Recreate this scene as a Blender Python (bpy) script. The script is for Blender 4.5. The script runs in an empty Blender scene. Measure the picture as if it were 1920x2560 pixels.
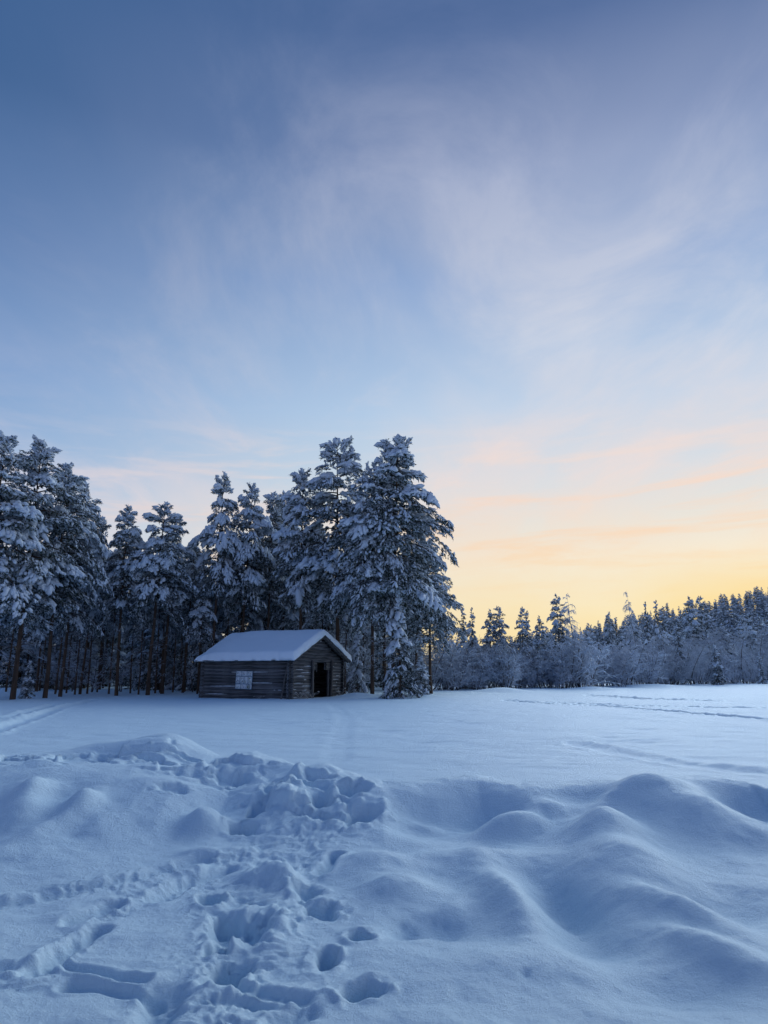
import bpy, math, random
import numpy as np
from mathutils import Vector, Matrix

S = bpy.context.scene
COL = S.collection
R = math.radians

# ------------------------------------------------------------------ camera
CAM_H, PITCH, FPX = 1.30, R(12.8), 1775.0
cd = bpy.data.cameras.new('camera')
cam = bpy.data.objects.new('camera', cd)
COL.objects.link(cam)
cam.location = (0, 0, CAM_H)
cam.rotation_euler = (R(90) + PITCH, 0, 0)
cd.sensor_fit = 'VERTICAL'
cd.sensor_height = 34.6
cd.lens = 24.0
cd.clip_end = 20000
S.camera = cam

# ------------------------------------------------------------------ sky
SUN_AZ, SUN_EL = R(34), R(2.0)          # azimuth measured from +Y towards +X


def lin(r, g, b):
    f = lambda c: (c / 255 / 12.92) if c <= 10.3 else ((c / 255 + 0.055) / 1.055) ** 2.4
    return (f(r), f(g), f(b), 1.0)


class NT:
    """small helper to write node graphs"""
    def __init__(self, tree):
        self.t = tree
        self.n = tree.nodes
        self.l = tree.links

    def node(self, typ, ins=None, **kw):
        nd = self.n.new(typ)
        for k, v in kw.items():
            setattr(nd, k, v)
        for k, v in (ins or {}).items():
            if hasattr(v, 'is_output') or isinstance(v, bpy.types.NodeSocket):
                self.l.new(v, nd.inputs[k])
            else:
                nd.inputs[k].default_value = v
        return nd

    def math(self, op, a, b=0.0, c=0.0, clamp=False):
        return self.node('ShaderNodeMath', {0: a, 1: b, 2: c}, operation=op, use_clamp=clamp).outputs[0]

    def vmath(self, op, a, b=(0, 0, 0)):
        nd = self.node('ShaderNodeVectorMath', {0: a, 1: b}, operation=op)
        return nd.outputs[1] if op in ('DOT_PRODUCT', 'LENGTH') else nd.outputs[0]

    def scale(self, a, f):
        nd = self.node('ShaderNodeVectorMath', {0: a}, operation='SCALE')
        if isinstance(f, bpy.types.NodeSocket):
            self.l.new(f, nd.inputs['Scale'])
        else:
            nd.inputs['Scale'].default_value = f
        return nd.outputs[0]

    def ramp(self, fac, stops, interp='LINEAR'):
        nd = self.node('ShaderNodeValToRGB', {0: fac})
        cr = nd.color_ramp
        cr.interpolation = interp
        while len(cr.elements) < len(stops):
            cr.elements.new(0.5)
        for e, (p, c) in zip(cr.elements, stops):
            e.position = p
            e.color = c if len(c) == 4 else (*c, 1)
        return nd.outputs[0]

    def mix(self, f, a, b, blend='MIX'):
        nd = self.node('ShaderNodeMix', data_type='RGBA', blend_type=blend)
        for i, v in ((0, f), (6, a), (7, b)):
            if isinstance(v, bpy.types.NodeSocket):
                self.l.new(v, nd.inputs[i])
            else:
                nd.inputs[i].default_value = v
        return nd.outputs[2]

    def rng(self, v, a, b, c=0.0, d=1.0, smooth=True):
        return self.node('ShaderNodeMapRange', {0: v, 1: a, 2: b, 3: c, 4: d},
                         interpolation_type='SMOOTHSTEP' if smooth else 'LINEAR').outputs[0]

    def noise(self, vec, scale, detail=4.0, rough=0.55, dist=0.0):
        return self.node('ShaderNodeTexNoise', {'Vector': vec, 'Scale': scale, 'Detail': detail,
                                                'Roughness': rough, 'Distortion': dist}).outputs[0]


world = bpy.data.worlds.new('World')
S.world = world
world.use_nodes = True
W = NT(world.node_tree)
bg = W.n['Background']
sky = W.node('ShaderNodeTexSky', sky_type='NISHITA', sun_disc=False)
sky.sun_elevation = SUN_EL
sky.sun_rotation = SUN_AZ
sky.altitude = 150
sky.dust_density = 1.0
sky.ozone_density = 2.5
dirn = W.node('ShaderNodeTexCoord').outputs['Generated']
sep = W.node('ShaderNodeSeparateXYZ', {0: dirn})
dx, dy, dz = sep.outputs
hor = W.math('MAXIMUM', W.math('SQRT', W.math('ADD', W.math('MULTIPLY', dx, dx), W.math('MULTIPLY', dy, dy))), 0.001)
caz = W.math('DIVIDE', W.math('ADD', W.math('MULTIPLY', dx, math.sin(SUN_AZ)),
                              W.math('MULTIPLY', dy, math.cos(SUN_AZ))), hor)
el = W.math('DIVIDE', W.math('ARCSINE', dz), R(90))           # 0 horizon .. 1 zenith
sunside = W.rng(caz, 0.30, 1.0)
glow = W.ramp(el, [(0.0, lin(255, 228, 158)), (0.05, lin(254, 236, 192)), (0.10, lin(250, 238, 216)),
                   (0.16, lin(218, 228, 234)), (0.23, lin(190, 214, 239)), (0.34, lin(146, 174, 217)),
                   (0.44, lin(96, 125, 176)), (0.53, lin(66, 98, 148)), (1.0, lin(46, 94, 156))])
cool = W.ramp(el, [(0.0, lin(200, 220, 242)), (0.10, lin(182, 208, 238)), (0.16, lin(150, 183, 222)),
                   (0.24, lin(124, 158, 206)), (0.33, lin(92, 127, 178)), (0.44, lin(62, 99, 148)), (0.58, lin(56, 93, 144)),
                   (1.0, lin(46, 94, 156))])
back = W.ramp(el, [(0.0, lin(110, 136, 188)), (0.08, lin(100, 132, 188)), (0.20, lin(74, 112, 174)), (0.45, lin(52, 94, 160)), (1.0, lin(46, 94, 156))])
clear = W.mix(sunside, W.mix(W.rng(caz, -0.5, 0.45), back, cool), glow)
# thin cirrus on a plane high above
inv = W.math('DIVIDE', 1.0, W.math('ADD', W.math('MAXIMUM', dz, 0.0), 0.10))
cp = W.node('ShaderNodeCombineXYZ', {0: W.math('MULTIPLY', dx, inv), 1: W.math('MULTIPLY', dy, inv), 2: 0.0}).outputs[0]
m1 = W.node('ShaderNodeMapping', {0: cp, 1: (5.6, 0.4, 0), 2: (0, 0, R(-18)), 3: (1.15, 0.50, 1)}, vector_type='POINT').outputs[0]
n1 = W.noise(m1, 0.85, 7, 0.50, 0.6)
m2 = W.node('ShaderNodeMapping', {0: cp, 1: (12.9, 6.1, 0), 2: (0, 0, R(28)), 3: (0.9, 0.55, 1)}).outputs[0]
n2 = W.noise(m2, 2.6, 9, 0.62, 0.55)
c1 = W.rng(n1, 0.40, 0.66)
cl = W.math('ADD', W.math('MULTIPLY', c1, 0.62), W.math('MULTIPLY', W.rng(n2, 0.42, 0.78), 0.66), clamp=True)
ccol = W.mix(sunside,
             W.ramp(el, [(0.0, lin(228, 224, 232)), (0.15, lin(226, 218, 228)), (0.24, lin(160, 178, 214)), (0.34, lin(106, 133, 180)), (0.45, lin(80, 110, 158)), (0.6, lin(66, 100, 148)), (1, lin(56, 92, 150))]),
             W.ramp(el, [(0.0, lin(255, 224, 150)), (0.06, lin(254, 233, 186)), (0.11, lin(252, 227, 202)), (0.17, lin(244, 226, 220)), (0.28, lin(216, 221, 234)),
                         (0.42, lin(180, 189, 215)), (0.52, lin(106, 126, 170)), (1, lin(70, 100, 156))]))
skycol = W.mix(W.math('MULTIPLY', cl, 0.85), clear, ccol)
# broken streaks low over the horizon
m3 = W.node('ShaderNodeMapping', {0: W.node('ShaderNodeCombineXYZ', {0: W.math('ADD', W.math('MULTIPLY', dx, 1.0), W.math('MULTIPLY', dz, 0.5)), 1: W.math('ADD', W.math('MULTIPLY', dz, 7.5), W.math('MULTIPLY', dx, -0.35)), 2: 0.3}).outputs[0], 1: (2.2, 0.7, 0)}).outputs[0]
n3 = W.noise(m3, 3.4, 8, 0.60, 0.45)
band = W.math('MULTIPLY', W.rng(el, 0.03, 0.11), W.rng(el, 0.14, 0.24, 1.0, 0.0))
st = W.math('MULTIPLY', W.rng(n3, 0.47, 0.66), W.math('MULTIPLY', band, W.rng(sunside, 0.0, 0.8, 0.45, 0.85)))
skycol = W.mix(st, skycol, W.mix(sunside, lin(226, 216, 224), W.ramp(el, [(0.0, lin(255, 226, 160)), (0.08, lin(255, 226, 184)), (0.13, lin(254, 220, 192)), (0.17, lin(250, 224, 210)), (0.26, lin(240, 226, 226))])))
spot = W.math('MULTIPLY', W.rng(caz, 0.955, 1.0), W.rng(el, 0.02, 0.11, 1.0, 0.0))
skycol = W.mix(W.math('MULTIPLY', spot, 0.8), skycol, lin(255, 214, 100))
nis = W.node('ShaderNodeGamma', {0: sky.outputs[0], 1: 0.6}).outputs[0]
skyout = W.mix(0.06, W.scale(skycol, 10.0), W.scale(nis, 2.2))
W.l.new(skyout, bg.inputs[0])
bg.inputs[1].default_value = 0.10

# broad soft lamp added to stand in for the glow over the right horizon
sd = bpy.data.lights.new('glow_sun', 'SUN')
glow_sun = bpy.data.objects.new('glow_sun', sd)
COL.objects.link(glow_sun)
sd.energy = 1.95
sd.angle = R(48)
sd.color = (0.74, 0.90, 1.0)
_e = R(24)
glow_sun.rotation_euler = Vector((math.sin(SUN_AZ) * math.cos(_e), math.cos(SUN_AZ) * math.cos(_e), math.sin(_e))).to_track_quat('Z', 'Y').to_euler()

vs = S.view_settings
vs.view_transform = 'Standard'
vs.look = 'None'
vs.exposure = 0.0
vs.gamma = 1.0
vs.use_curve_mapping = False
S.cycles.max_bounces = 8
S.cycles.diffuse_bounces = 6
S.cycles.use_denoising = True

# ------------------------------------------------------------------ helpers
CP, SP = math.cos(PITCH), math.sin(PITCH)


def ray(px, py):
    xc, yc = (px - 960) / FPX, (1280 - py) / FPX
    return xc, CP - yc * SP, SP + yc * CP


def at_z(px, py, z):
    a, b, c = ray(px, py)
    t = (z - CAM_H) / c
    return a * t, b * t


def at_y(px, py, y):
    """x and z of the point seen at a pixel of the photograph, at distance y"""
    a, b, c = ray(px, py)
    t = y / b
    return a * t, CAM_H + c * t


def mesh_np(name, V, F, mat=None, smooth=True, fmat=None):
    V = np.asarray(V, np.float32)
    F = np.asarray(F, np.int32)
    k = F.shape[1]
    me = bpy.data.meshes.new(name)
    me.vertices.add(len(V))
    me.vertices.foreach_set('co', V.ravel())
    me.loops.add(F.size)
    me.loops.foreach_set('vertex_index', F.ravel())
    me.polygons.add(len(F))
    me.polygons.foreach_set('loop_start', np.arange(0, F.size, k, dtype=np.int32))
    me.polygons.foreach_set('loop_total', np.full(len(F), k, np.int32))
    if smooth:
        me.polygons.foreach_set('use_smooth', np.ones(len(F), bool))
    for m in (mat if isinstance(mat, (list, tuple)) else [mat]):
        if m:
            me.materials.append(m)
    if fmat is not None:
        me.polygons.foreach_set('material_index', np.asarray(fmat, np.int32))
    me.update(calc_edges=True)
    me.validate()
    return me


def obj(name, me, parent=None, loc=None, rot=None, scale=None):
    o = bpy.data.objects.new(name, me)
    COL.objects.link(o)
    if parent:
        o.parent = parent
    if loc is not None:
        o.location = loc
    if rot is not None:
        o.rotation_euler = rot
    if scale is not None:
        o.scale = scale
    return o


def tag(o, label=None, cat=None, group=None, kind=None):
    for k, v in (('label', label), ('category', cat), ('group', group), ('kind', kind)):
        if v:
            o[k] = v
    return o


class MB:
    """collects pieces into one mesh"""
    def __init__(self):
        self.V, self.F, self.n = [], [], 0

    def add(self, V, F):
        V = np.asarray(V, float)
        F = np.asarray(F, int)
        if F.shape[1] == 4:
            F = np.concatenate([F[:, [0, 1, 2]], F[:, [0, 2, 3]]])
        self.V.append(V)
        self.F.append(F + self.n)
        self.n += len(V)

    def mesh(self, name, mat, smooth=False):
        return mesh_np(name, np.concatenate(self.V), np.concatenate(self.F), mat, smooth)

    def box(self, x0, x1, y0, y1, z0, z1):
        V = [(x, y, z) for x in (x0, x1) for y in (y0, y1) for z in (z0, z1)]
        F = [(0, 1, 3, 2), (4, 6, 7, 5), (0, 4, 5, 1), (2, 3, 7, 6), (0, 2, 6, 4), (1, 5, 7, 3)]
        self.add(V, F)


def tube(P, rad, k=5, cap=True):
    """tube along a polyline"""
    P = np.asarray(P, float)
    n = len(P)
    rad = np.broadcast_to(np.asarray(rad, float), (n,))
    T = np.gradient(P, axis=0)
    T /= np.linalg.norm(T, axis=1)[:, None] + 1e-9
    ref = np.where(np.abs(T[:, 2:3]) > 0.9, np.array([[1., 0, 0]]), np.array([[0, 0, 1.]]))
    A = np.cross(T, ref)
    A /= np.linalg.norm(A, axis=1)[:, None] + 1e-9
    B = np.cross(T, A)
    a = np.arange(k) * 2 * math.pi / k
    V = P[:, None] + rad[:, None, None] * (np.cos(a)[None, :, None] * A[:, None] + np.sin(a)[None, :, None] * B[:, None])
    V = V.reshape(-1, 3)
    i = np.arange(n - 1)[:, None] * k
    j = np.arange(k)[None]
    j2 = (j + 1) % k
    Q = np.stack([i + j, i + j2, i + k + j2, i + k + j], -1).reshape(-1, 4)
    F = np.concatenate([Q[:, [0, 1, 2]], Q[:, [0, 2, 3]]])
    if cap:
        for base in (0, (n - 1) * k):
            F = np.concatenate([F, [(base, base + q, base + q + 1) for q in range(1, k - 1)]])
    return V, F


def _h(ix, iy, seed):
    n = (ix * 374761393 + iy * 668265263 + seed * 1442695041) & 0xFFFFFFFF
    n = ((n ^ (n >> 13)) * 1274126177) & 0xFFFFFFFF
    n = n ^ (n >> 16)
    return (n & 0xFFFF) / 65535.0


def vn(x, y, seed=0):
    """smooth value noise, -1..1"""
    x = np.asarray(x, float)
    y = np.asarray(y, float)
    fx, fy = np.floor(x), np.floor(y)
    ix, iy = fx.astype(np.int64), fy.astype(np.int64)
    u, v = x - fx, y - fy
    u = u * u * u * (u * (u * 6 - 15) + 10)
    v = v * v * v * (v * (v * 6 - 15) + 10)
    a, b, c, d = _h(ix, iy, seed), _h(ix + 1, iy, seed), _h(ix, iy + 1, seed), _h(ix + 1, iy + 1, seed)
    return 2 * (a + (b - a) * u + (c - a) * v + (a - b - c + d) * u * v) - 1


def fbm(x, y, seed=0, octs=4, gain=0.5):
    s, a = 0, 1.0
    for i in range(octs):
        ca, sa = math.cos(0.6 * i), math.sin(0.6 * i)
        s = s + a * vn((x * ca - y * sa) * 2 ** i, (x * sa + y * ca) * 2 ** i, seed + 17 * i)
        a *= gain
    return s


def sstep(a, b, x):
    t = np.clip((x - a) / (b - a), 0, 1)
    return t * t * (3 - 2 * t)


# ------------------------------------------------------------------ materials
def material(name):
    m = bpy.data.materials.new(name)
    m.use_nodes = True
    g = NT(m.node_tree)
    return m, g, g.n['Principled BSDF']


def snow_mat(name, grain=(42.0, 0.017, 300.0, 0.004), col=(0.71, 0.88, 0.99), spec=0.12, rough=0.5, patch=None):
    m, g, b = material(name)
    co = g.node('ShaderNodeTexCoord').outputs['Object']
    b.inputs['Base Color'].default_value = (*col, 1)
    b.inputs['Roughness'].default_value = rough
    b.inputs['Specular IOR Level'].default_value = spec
    n1 = g.noise(co, grain[0], 6, 0.78)
    n2 = g.noise(co, grain[2], 2, 0.6)
    h = g.math('ADD', g.math('MULTIPLY', n1, grain[1]), g.math('MULTIPLY', n2, grain[3]))
    bp = g.node('ShaderNodeBump', {'Height': h, 'Strength': 1.0, 'Distance': 1.0})
    g.l.new(bp.outputs[0], b.inputs['Normal'])
    return m


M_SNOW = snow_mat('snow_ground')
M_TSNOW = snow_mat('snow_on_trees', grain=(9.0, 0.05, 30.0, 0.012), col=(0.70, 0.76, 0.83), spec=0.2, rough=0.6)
M_RSNOW = snow_mat('snow_on_roof', grain=(30.0, 0.008, 120.0, 0.003), col=(0.82, 0.90, 0.97))


def flat_mat(name, c1, c2, scale=6.0, rough=0.9, stretch=(1, 1, 1), bump=0.0, rnd=0.0, spec=0.2):
    m, g, b = material(name)
    co = g.node('ShaderNodeTexCoord').outputs['Object']
    mp = g.node('ShaderNodeMapping', {0: co, 3: stretch}).outputs[0]
    n = g.noise(mp, scale, 5, 0.65)
    col = g.mix(g.rng(n, 0.3, 0.7), (*c1, 1), (*c2, 1))
    if rnd:
        r = g.node('ShaderNodeObjectInfo').outputs['Random']
        hsv = g.node('ShaderNodeHueSaturation', {'Value': g.rng(r, 0, 1, 1 - rnd, 1 + rnd, False), 'Color': col})
        col = hsv.outputs[0]
    g.l.new(col, b.inputs['Base Color'])
    b.inputs['Roughness'].default_value = rough
    b.inputs['Specular IOR Level'].default_value = spec
    if bump:
        bp = g.node('ShaderNodeBump', {'Height': n, 'Strength': 1.0, 'Distance': bump})
        g.l.new(bp.outputs[0], b.inputs['Normal'])
    return m


M_BARK = flat_mat('pine_bark', (0.045, 0.032, 0.026), (0.12, 0.075, 0.05), 5.0, stretch=(1, 1, 0.25), bump=0.02)
M_NEEDLE = flat_mat('pine_needles', (0.022, 0.034, 0.028), (0.05, 0.07, 0.055), 3.0)
M_FROST = flat_mat('frosted_twigs', (0.40, 0.44, 0.51), (0.80, 0.84, 0.90), 0.7, rnd=0.25)
M_TWIG = flat_mat('bare_bark', (0.06, 0.055, 0.055), (0.16, 0.15, 0.15), 6.0)
M_FTWIG = flat_mat('frosted_branch', (0.30, 0.33, 0.36), (0.58, 0.62, 0.68), 2.0)
M_WOOD = flat_mat('weathered_log', (0.035, 0.037, 0.042), (0.17, 0.17, 0.175), 4.0, stretch=(0.25, 4, 4), bump=0.02, rnd=0.35)
M_PLANK = flat_mat('weathered_plank', (0.05, 0.048, 0.048), (0.17, 0.16, 0.155), 6.0, stretch=(1, 1, 0.15), bump=0.01, rnd=0.2)
M_EARTH = flat_mat('earth_floor', (0.03, 0.024, 0.02), (0.08, 0.065, 0.05), 4.0, bump=0.03)
M_GRASS = flat_mat('dry_grass', (0.30, 0.28, 0.24), (0.55, 0.53, 0.50), 4.0)

# ------------------------------------------------------------------ the snow field: one sheet to the horizon
FEATS = []                  # height features, added one after another


def height(x, y):
    x = np.asarray(x, float)
    y = np.asarray(y, float)
    z = -0.20 + 0.20 * sstep(3.5, 9.5, y)
    for f in FEATS:
        z = z + f(x, y)
    return z


def hit(px, py):
    """where the line of sight of a pixel meets the snow built so far"""
    a, b, c = ray(px, py)
    y = np.arange(2.5, 130, 0.02)
    t = y / b
    d = CAM_H + c * t - height(a * t, y)
    k = int(np.argmax(d < 0)) if (d < 0).any() else -1
    return float(a * t[k]), float(y[k])


def bump_to(px, py, z, sx, sy, rot=0.0, p=1.0):
    """a mound (or hollow) whose top is seen at a pixel and stands at height z"""
    x0, y0 = at_z(px, py, z)
    amp = z - float(height(np.array([x0]), np.array([y0]))[0])
    c, s = math.cos(R(rot)), math.sin(R(rot))

    def f(x, y):
        u = ((x - x0) * c + (y - y0) * s) / sx
        v = (-(x - x0) * s + (y - y0) * c) / sy
        return amp * np.exp(-(u * u + v * v) ** p)
    FEATS.append(f)


def mound(px, py, amp, sx, sy, rot=0.0, p=1.0):
    x0, y0 = hit(px, py)
    c, s = math.cos(R(rot)), math.sin(R(rot))

    def f(x, y):
        u = ((x - x0) * c + (y - y0) * s) / sx
        v = (-(x - x0) * s + (y - y0) * c) / sy
        return amp * np.exp(-(u * u + v * v) ** p)
    FEATS.append(f)


def seg_dist(x, y, P):
    d = np.full(x.shape, 1e9)
    for (ax, ay), (bx, by) in zip(P[:-1], P[1:]):
        L2 = (bx - ax) ** 2 + (by - ay) ** 2 + 1e-12
        t = np.clip(((x - ax) * (bx - ax) + (y - ay) * (by - ay)) / L2, 0, 1)
        d = np.minimum(d, np.hypot(x - ax - t * (bx - ax), y - ay - t * (by - ay)))
    return d


def box_of(P, m):
    P = np.array(P)
    return P[:, 0].min() - m, P[:, 0].max() + m, P[:, 1].min() - m, P[:, 1].max() + m


def local(f, bx):
    """evaluate a feature only where it matters"""
    def g(x, y):
        out = np.zeros(np.broadcast(x, y).shape)
        m = (x > bx[0]) & (x < bx[1]) & (y > bx[2]) & (y < bx[3])
        if m.any():
            out[m] = f(x[m], y[m])
        return out
    return g


def trench(pts, w, depth, rim=0.02, rag=0.12, steep=0.75, seed=1, world_pts=None):
    P = world_pts or [hit(*p) for p in pts]

    def f(x, y):
        d = seg_dist(x, y, P) / w
        d = d + rag * fbm(x * 7, y * 7, seed, 3)
        cut = -depth * (1 - sstep(1 - steep, 1.0, d))
        lip = rim * np.exp(-((d - 1.25) / 0.28) ** 2) * (0.7 + 0.9 * fbm(x * 5, y * 5, seed + 5, 3))
        return cut + lip
    FEATS.append(local(f, box_of(P, w * 2.6 + 0.05)))


def hole(px, py, rx, ry, depth, rot=0.0, rim=0.03, rag=0.22, seed=1, steep=0.55, tilt=0.0):
    x0, y0 = hit(px, py)
    c, s = math.cos(R(rot)), math.sin(R(rot))

    def f(x, y):
        u = ((x - x0) * c + (y - y0) * s) / rx
        v = (-(x - x0) * s + (y - y0) * c) / ry
        d = np.sqrt(np.sqrt(u ** 4 + v ** 4 + 1e-9) * 0.5 + (u * u + v * v) * 0.5) + rag * 1.25 * fbm(x * 6, y * 6, seed, 4, 0.6)
        cut = -depth * (1 - sstep(1 - steep, 1.0, d)) * (1 + tilt * v)
        lip = rim * np.exp(-((d - 1.22) / 0.25) ** 2) * (0.7 + 0.9 * vn(x * 13, y * 13, seed + 3))
        return cut + lip
    r = max(rx, ry) * 2.2
    FEATS.append(local(f, (x0 - r, x0 + r, y0 - r, y0 + r)))


# far lie of the land: a wooded hill on the right, a gentle rise under the forest
def hillf(x, y):
    return np.interp(x, [30, 60, 91, 132, 162, 230, 500], [0, 4, 12, 21, 27, 32, 34]) * sstep(110, 300, y) + 0.9 * sstep(100, 220, y)


FEATS.append(hillf)
FEATS.append(lambda x, y: 0.03 * fbm(x * 0.22, y * 0.12, 3, 3) * sstep(10, 16, y) * (1 - sstep(200, 300, y)))
FEATS.append(lambda x, y: 0.016 * fbm(x * 1.1 + .3 * y, y * 2.4, 8, 4) * sstep(8, 12, y) * (1 - sstep(60, 110, y)))

# crest of the ploughed bank, from left to right as (pixel, height)
_cr = [(-420, 1915, .34), (-200, 1905, .36), (0, 1903, .37), (90, 1908, .36), (160, 1909, .36), (245, 1917, .34), (330, 1921, .33), (400, 1926, .32),
       (480, 1922, .32), (560, 1905, .35), (620, 1893, .37), (690, 1905, .34), (746, 1922, .32), (812, 1925, .30),
       (880, 1938, .28), (960, 1964, .23), (1050, 1953, .24), (1190, 1941, .26), (1310, 1966, .20), (1450, 1954, .22),
       (1560, 1951, .22), (1680, 1950, .23), (1790, 1945, .24), (1860, 1953, .22), (1930, 1972, .20), (2100, 1960, .22), (2400, 1960, .22)]
_cw = [(*at_z(px, py, z), z) for px, py, z in _cr]
_cx = np.array([c[0] for c in _cw])
_cy = np.array([c[1] for c in _cw])
_cz = np.array([c[2] for c in _cw])


def bank(x, y):
    yc = np.interp(x, _cx, _cy) + 0.05 * vn(x * 2.1, y * 0, 5)
    zc = np.interp(x, _cx, _cz)
    k = sstep(-0.6, 0.4, x)                    # left of the path the face is long, right of it short
    wf = 1.05 * (1 - k) + 0.50 * k
    d = y - yc
    front = np.exp(-(np.clip(-d, 0, None) / wf) ** 2.1)
    back = np.exp(-(np.clip(d, 0, None) / (1.05 - 0.25 * k)) ** 2)
    fade = 1 - sstep(8, 14, np.abs(x))
    base = -0.20 + 0.20 * sstep(3.5, 9.5, yc)
    return (zc - base) * np.where(d < 0, front, back) * (0.35 + 0.65 * fade)


FEATS.append(bank)
# ---- left half
bump_to(335, 1856, 0.47, 1.3, 0.55)
bump_to(448, 1842, 0.52, 0.50, 0.55)
bump_to(325, 1849, 0.50, 0.22, 0.35)
bump_to(225, 1866, 0.45, 0.30, 0.35)
bump_to(110, 1887, 0.41, 0.18, 0.25)
bump_to(20, 1890, 0.41, 0.25, 0.25)
bump_to(640, 1889, 0.39, 0.28, 0.3)
bump_to(812, 1906, 0.37, 0.16, 0.22)
mound(70, 1998, 0.16, 0.17, 0.22)
mound(50, 2050, 0.16, 0.22, 0.26, 20)
mound(120, 2085, 0.08, 0.12, 0.36, -30)
mound(203, 2022, 0.16, 0.15, 0.20)
mound(250, 2065, 0.05, 0.15, 0.2)
mound(512, 2072, 0.17, 0.17, 0.20, 0, 1.3)
mound(40, 2130, 0.05, 0.5, 0.3)
# ---- right half: soft old hummocks; broad forms first, then the peaks
mound(1180, 2050, -0.09, 0.45, 0.30)
mound(1010, 2030, -0.04, 0.35, 0.25)
mound(1440, 2000, -0.05, 0.30, 0.20)
mound(1860, 2030, -0.10, 0.26, 0.28)
mound(1620, 2060, 0.10, 0.95, 0.42)
mound(1500, 2110, 0.12, 0.36, 0.40)
mound(1570, 2180, 0.20, 0.36, 0.50)
mound(1060, 2078, 0.06, 0.18, 0.12)
mound(1010, 2120, 0.06, 0.36, 0.20)
mound(1120, 2165, 0.06, 0.40, 0.22)
mound(1250, 2150, 0.08, 0.34, 0.22)
mound(930, 2170, 0.12, 0.30, 0.26)
mound(1000, 2235, 0.11, 0.22, 0.20)
mound(1270, 2260, 0.13, 0.14, 0.55, 8)
mound(1405, 2240, -0.18, 0.17, 0.46, 8)
mound(1480, 2350, -0.11, 0.24, 0.32, 10)
mound(1690, 2290, 0.13, 0.17, 0.42, 35)
mound(1790, 2390, 0.10, 0.16, 0.42, 35)
mound(1900, 2100, 0.08, 0.5, 0.22)
mound(1840, 2260, -0.09, 0.30, 0.30)
mound(1700, 2470, -0.06, 0.30, 0.22)
mound(1110, 2310, -0.09, 0.18, 0.20)
mound(1010, 2325, -0.08, 0.10, 0.14, -20)
mound(1120, 2290, 0.04, 0.10, 0.2, -30)
mound(1300, 2420, 0.05, 0.45, 0.20)
mound(1090, 2420, 0.03, 0.35, 0.25)
bump_to(1640, 1937, 0.34, 0.42, 0.28)
mound(1545, 1990, 0.06, 0.34, 0.12, 25)
mound(1700, 2030, 0.05, 0.55, 0.2)
bump_to(1775, 2004, 0.17, 0.40, 0.25, 15)
mound(1515, 2060, 0.05, 0.22, 0.26, -15)
bump_to(1530, 2022, 0.17, 0.33, 0.28, 20, 1.2)
bump_to(1368, 2010, 0.11, 0.15, 0.13, 0, 1.2)
mound(1330, 2045, 0.04, 0.35, 0.12, 15)
bump_to(1275, 2032, 0.09, 0.30, 0.18, 20, 1.2)
for _px, _py in ((1412, 2237), (1456, 2352), (1314, 2434), (1005, 2322), (1110, 2315)):
    mound(_px, _py, -0.014, 0.025, 0.03)
FEATS.append(local(lambda x, y: 0.012 * fbm(x * 2.6, y * 2.6, 21, 3) * sstep(2, 4, y) * (1 - sstep(7.5, 9.5, y)), (-20, 20, 0, 11)))

# ---- the trodden way over the bank, with its broken crust
_path = [hit(*p) for p in ((520, 2560), (600, 2420), (640, 2300), (650, 2210), (690, 2130), (760, 2050), (810, 1990), (850, 1950))]
_path2 = [hit(*p) for p in ((-60, 2262), (120, 2241), (300, 2200), (470, 2170), (640, 2130))]
_path3 = [hit(*p) for p in ((60, 2440), (200, 2330), (330, 2250), (560, 2170))]
_edge = [at_z(px, py, .34) for px, py in ((-40, 1898), (120, 1905), (250, 1905), (380, 1905), (480, 1915), (600, 1900), (700, 1925))]


def crumble(x, y):
    d = np.minimum(seg_dist(x, y, _path) / 0.55, np.minimum(seg_dist(x, y, _path2) / 0.22, seg_dist(x, y, _path3) / 0.20))
    d = np.minimum(d, 0.35 + seg_dist(x, y, _edge) / 0.30)
    m = 1 - sstep(0.25, 1.15, d + 0.3 * vn(x * 3, y * 3, 40))
    x, y = x + 0.12 * fbm(x * 2.3, y * 2.3, 36, 3), y + 0.12 * fbm(x * 2.3, y * 2.3, 37, 3)
    b1 = 1 - 2 * np.abs(vn(x * 5.5, y * 5.5, 31))
    b2 = 1 - 2 * np.abs(vn(x * 13, y * 13, 32))
    b3 = vn(x * 27, y * 27, 33)
    b4 = vn(x * 55, y * 55, 34)
    return m * (0.008 * b1 + 0.009 * b2 + 0.007 * b3 + 0.004 * b4)


FEATS.append(local(crumble, (-6, 3, 2, 11)))
FEATS.append(local(lambda x, y: (0.0016 * vn(x * 30, y * 30, 91) + 0.0022 * vn(x * 14, y * 17, 92) + 0.006 * fbm(x * 3.1, y * 5.5, 93, 3)) * (1 - sstep(8, 12, y)), (-14, 14, 2.5, 12.5)))


def plates(x, y):
    """broken crust: slabs with sharp edges along the top of the bank and down the trodden way"""
    d1 = seg_dist(x, y, _top) / 0.55
    d2 = seg_dist(x, y, _path) / 0.48
    m = np.maximum(1 - sstep(0.35, 1.0, d1 + 0.25 * vn(x * 2, y * 2, 44)), 0.16 * (1 - sstep(0.35, 1.0, d2 + 0.25 * vn(x * 2, y * 2, 45))))
    wx, wy = x + 0.10 * fbm(x * 4, y * 4, 46, 3), y + 0.10 * fbm(x * 4, y * 4, 47, 3)
    a = vn(wx * 0.8, wy * 2.6, 48)
    b = vn(wx * 1.5 + 9, wy * 3.8, 49)
    c = vn(wx * 3.0 + 3, wy * 5.6, 50)
    return m * (0.075 * (sstep(-.05, .06, a) - 0.5) + 0.05 * (sstep(-.06, .07, b) - 0.5) + 0.03 * (sstep(-.08, .09, c) - 0.5))


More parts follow.
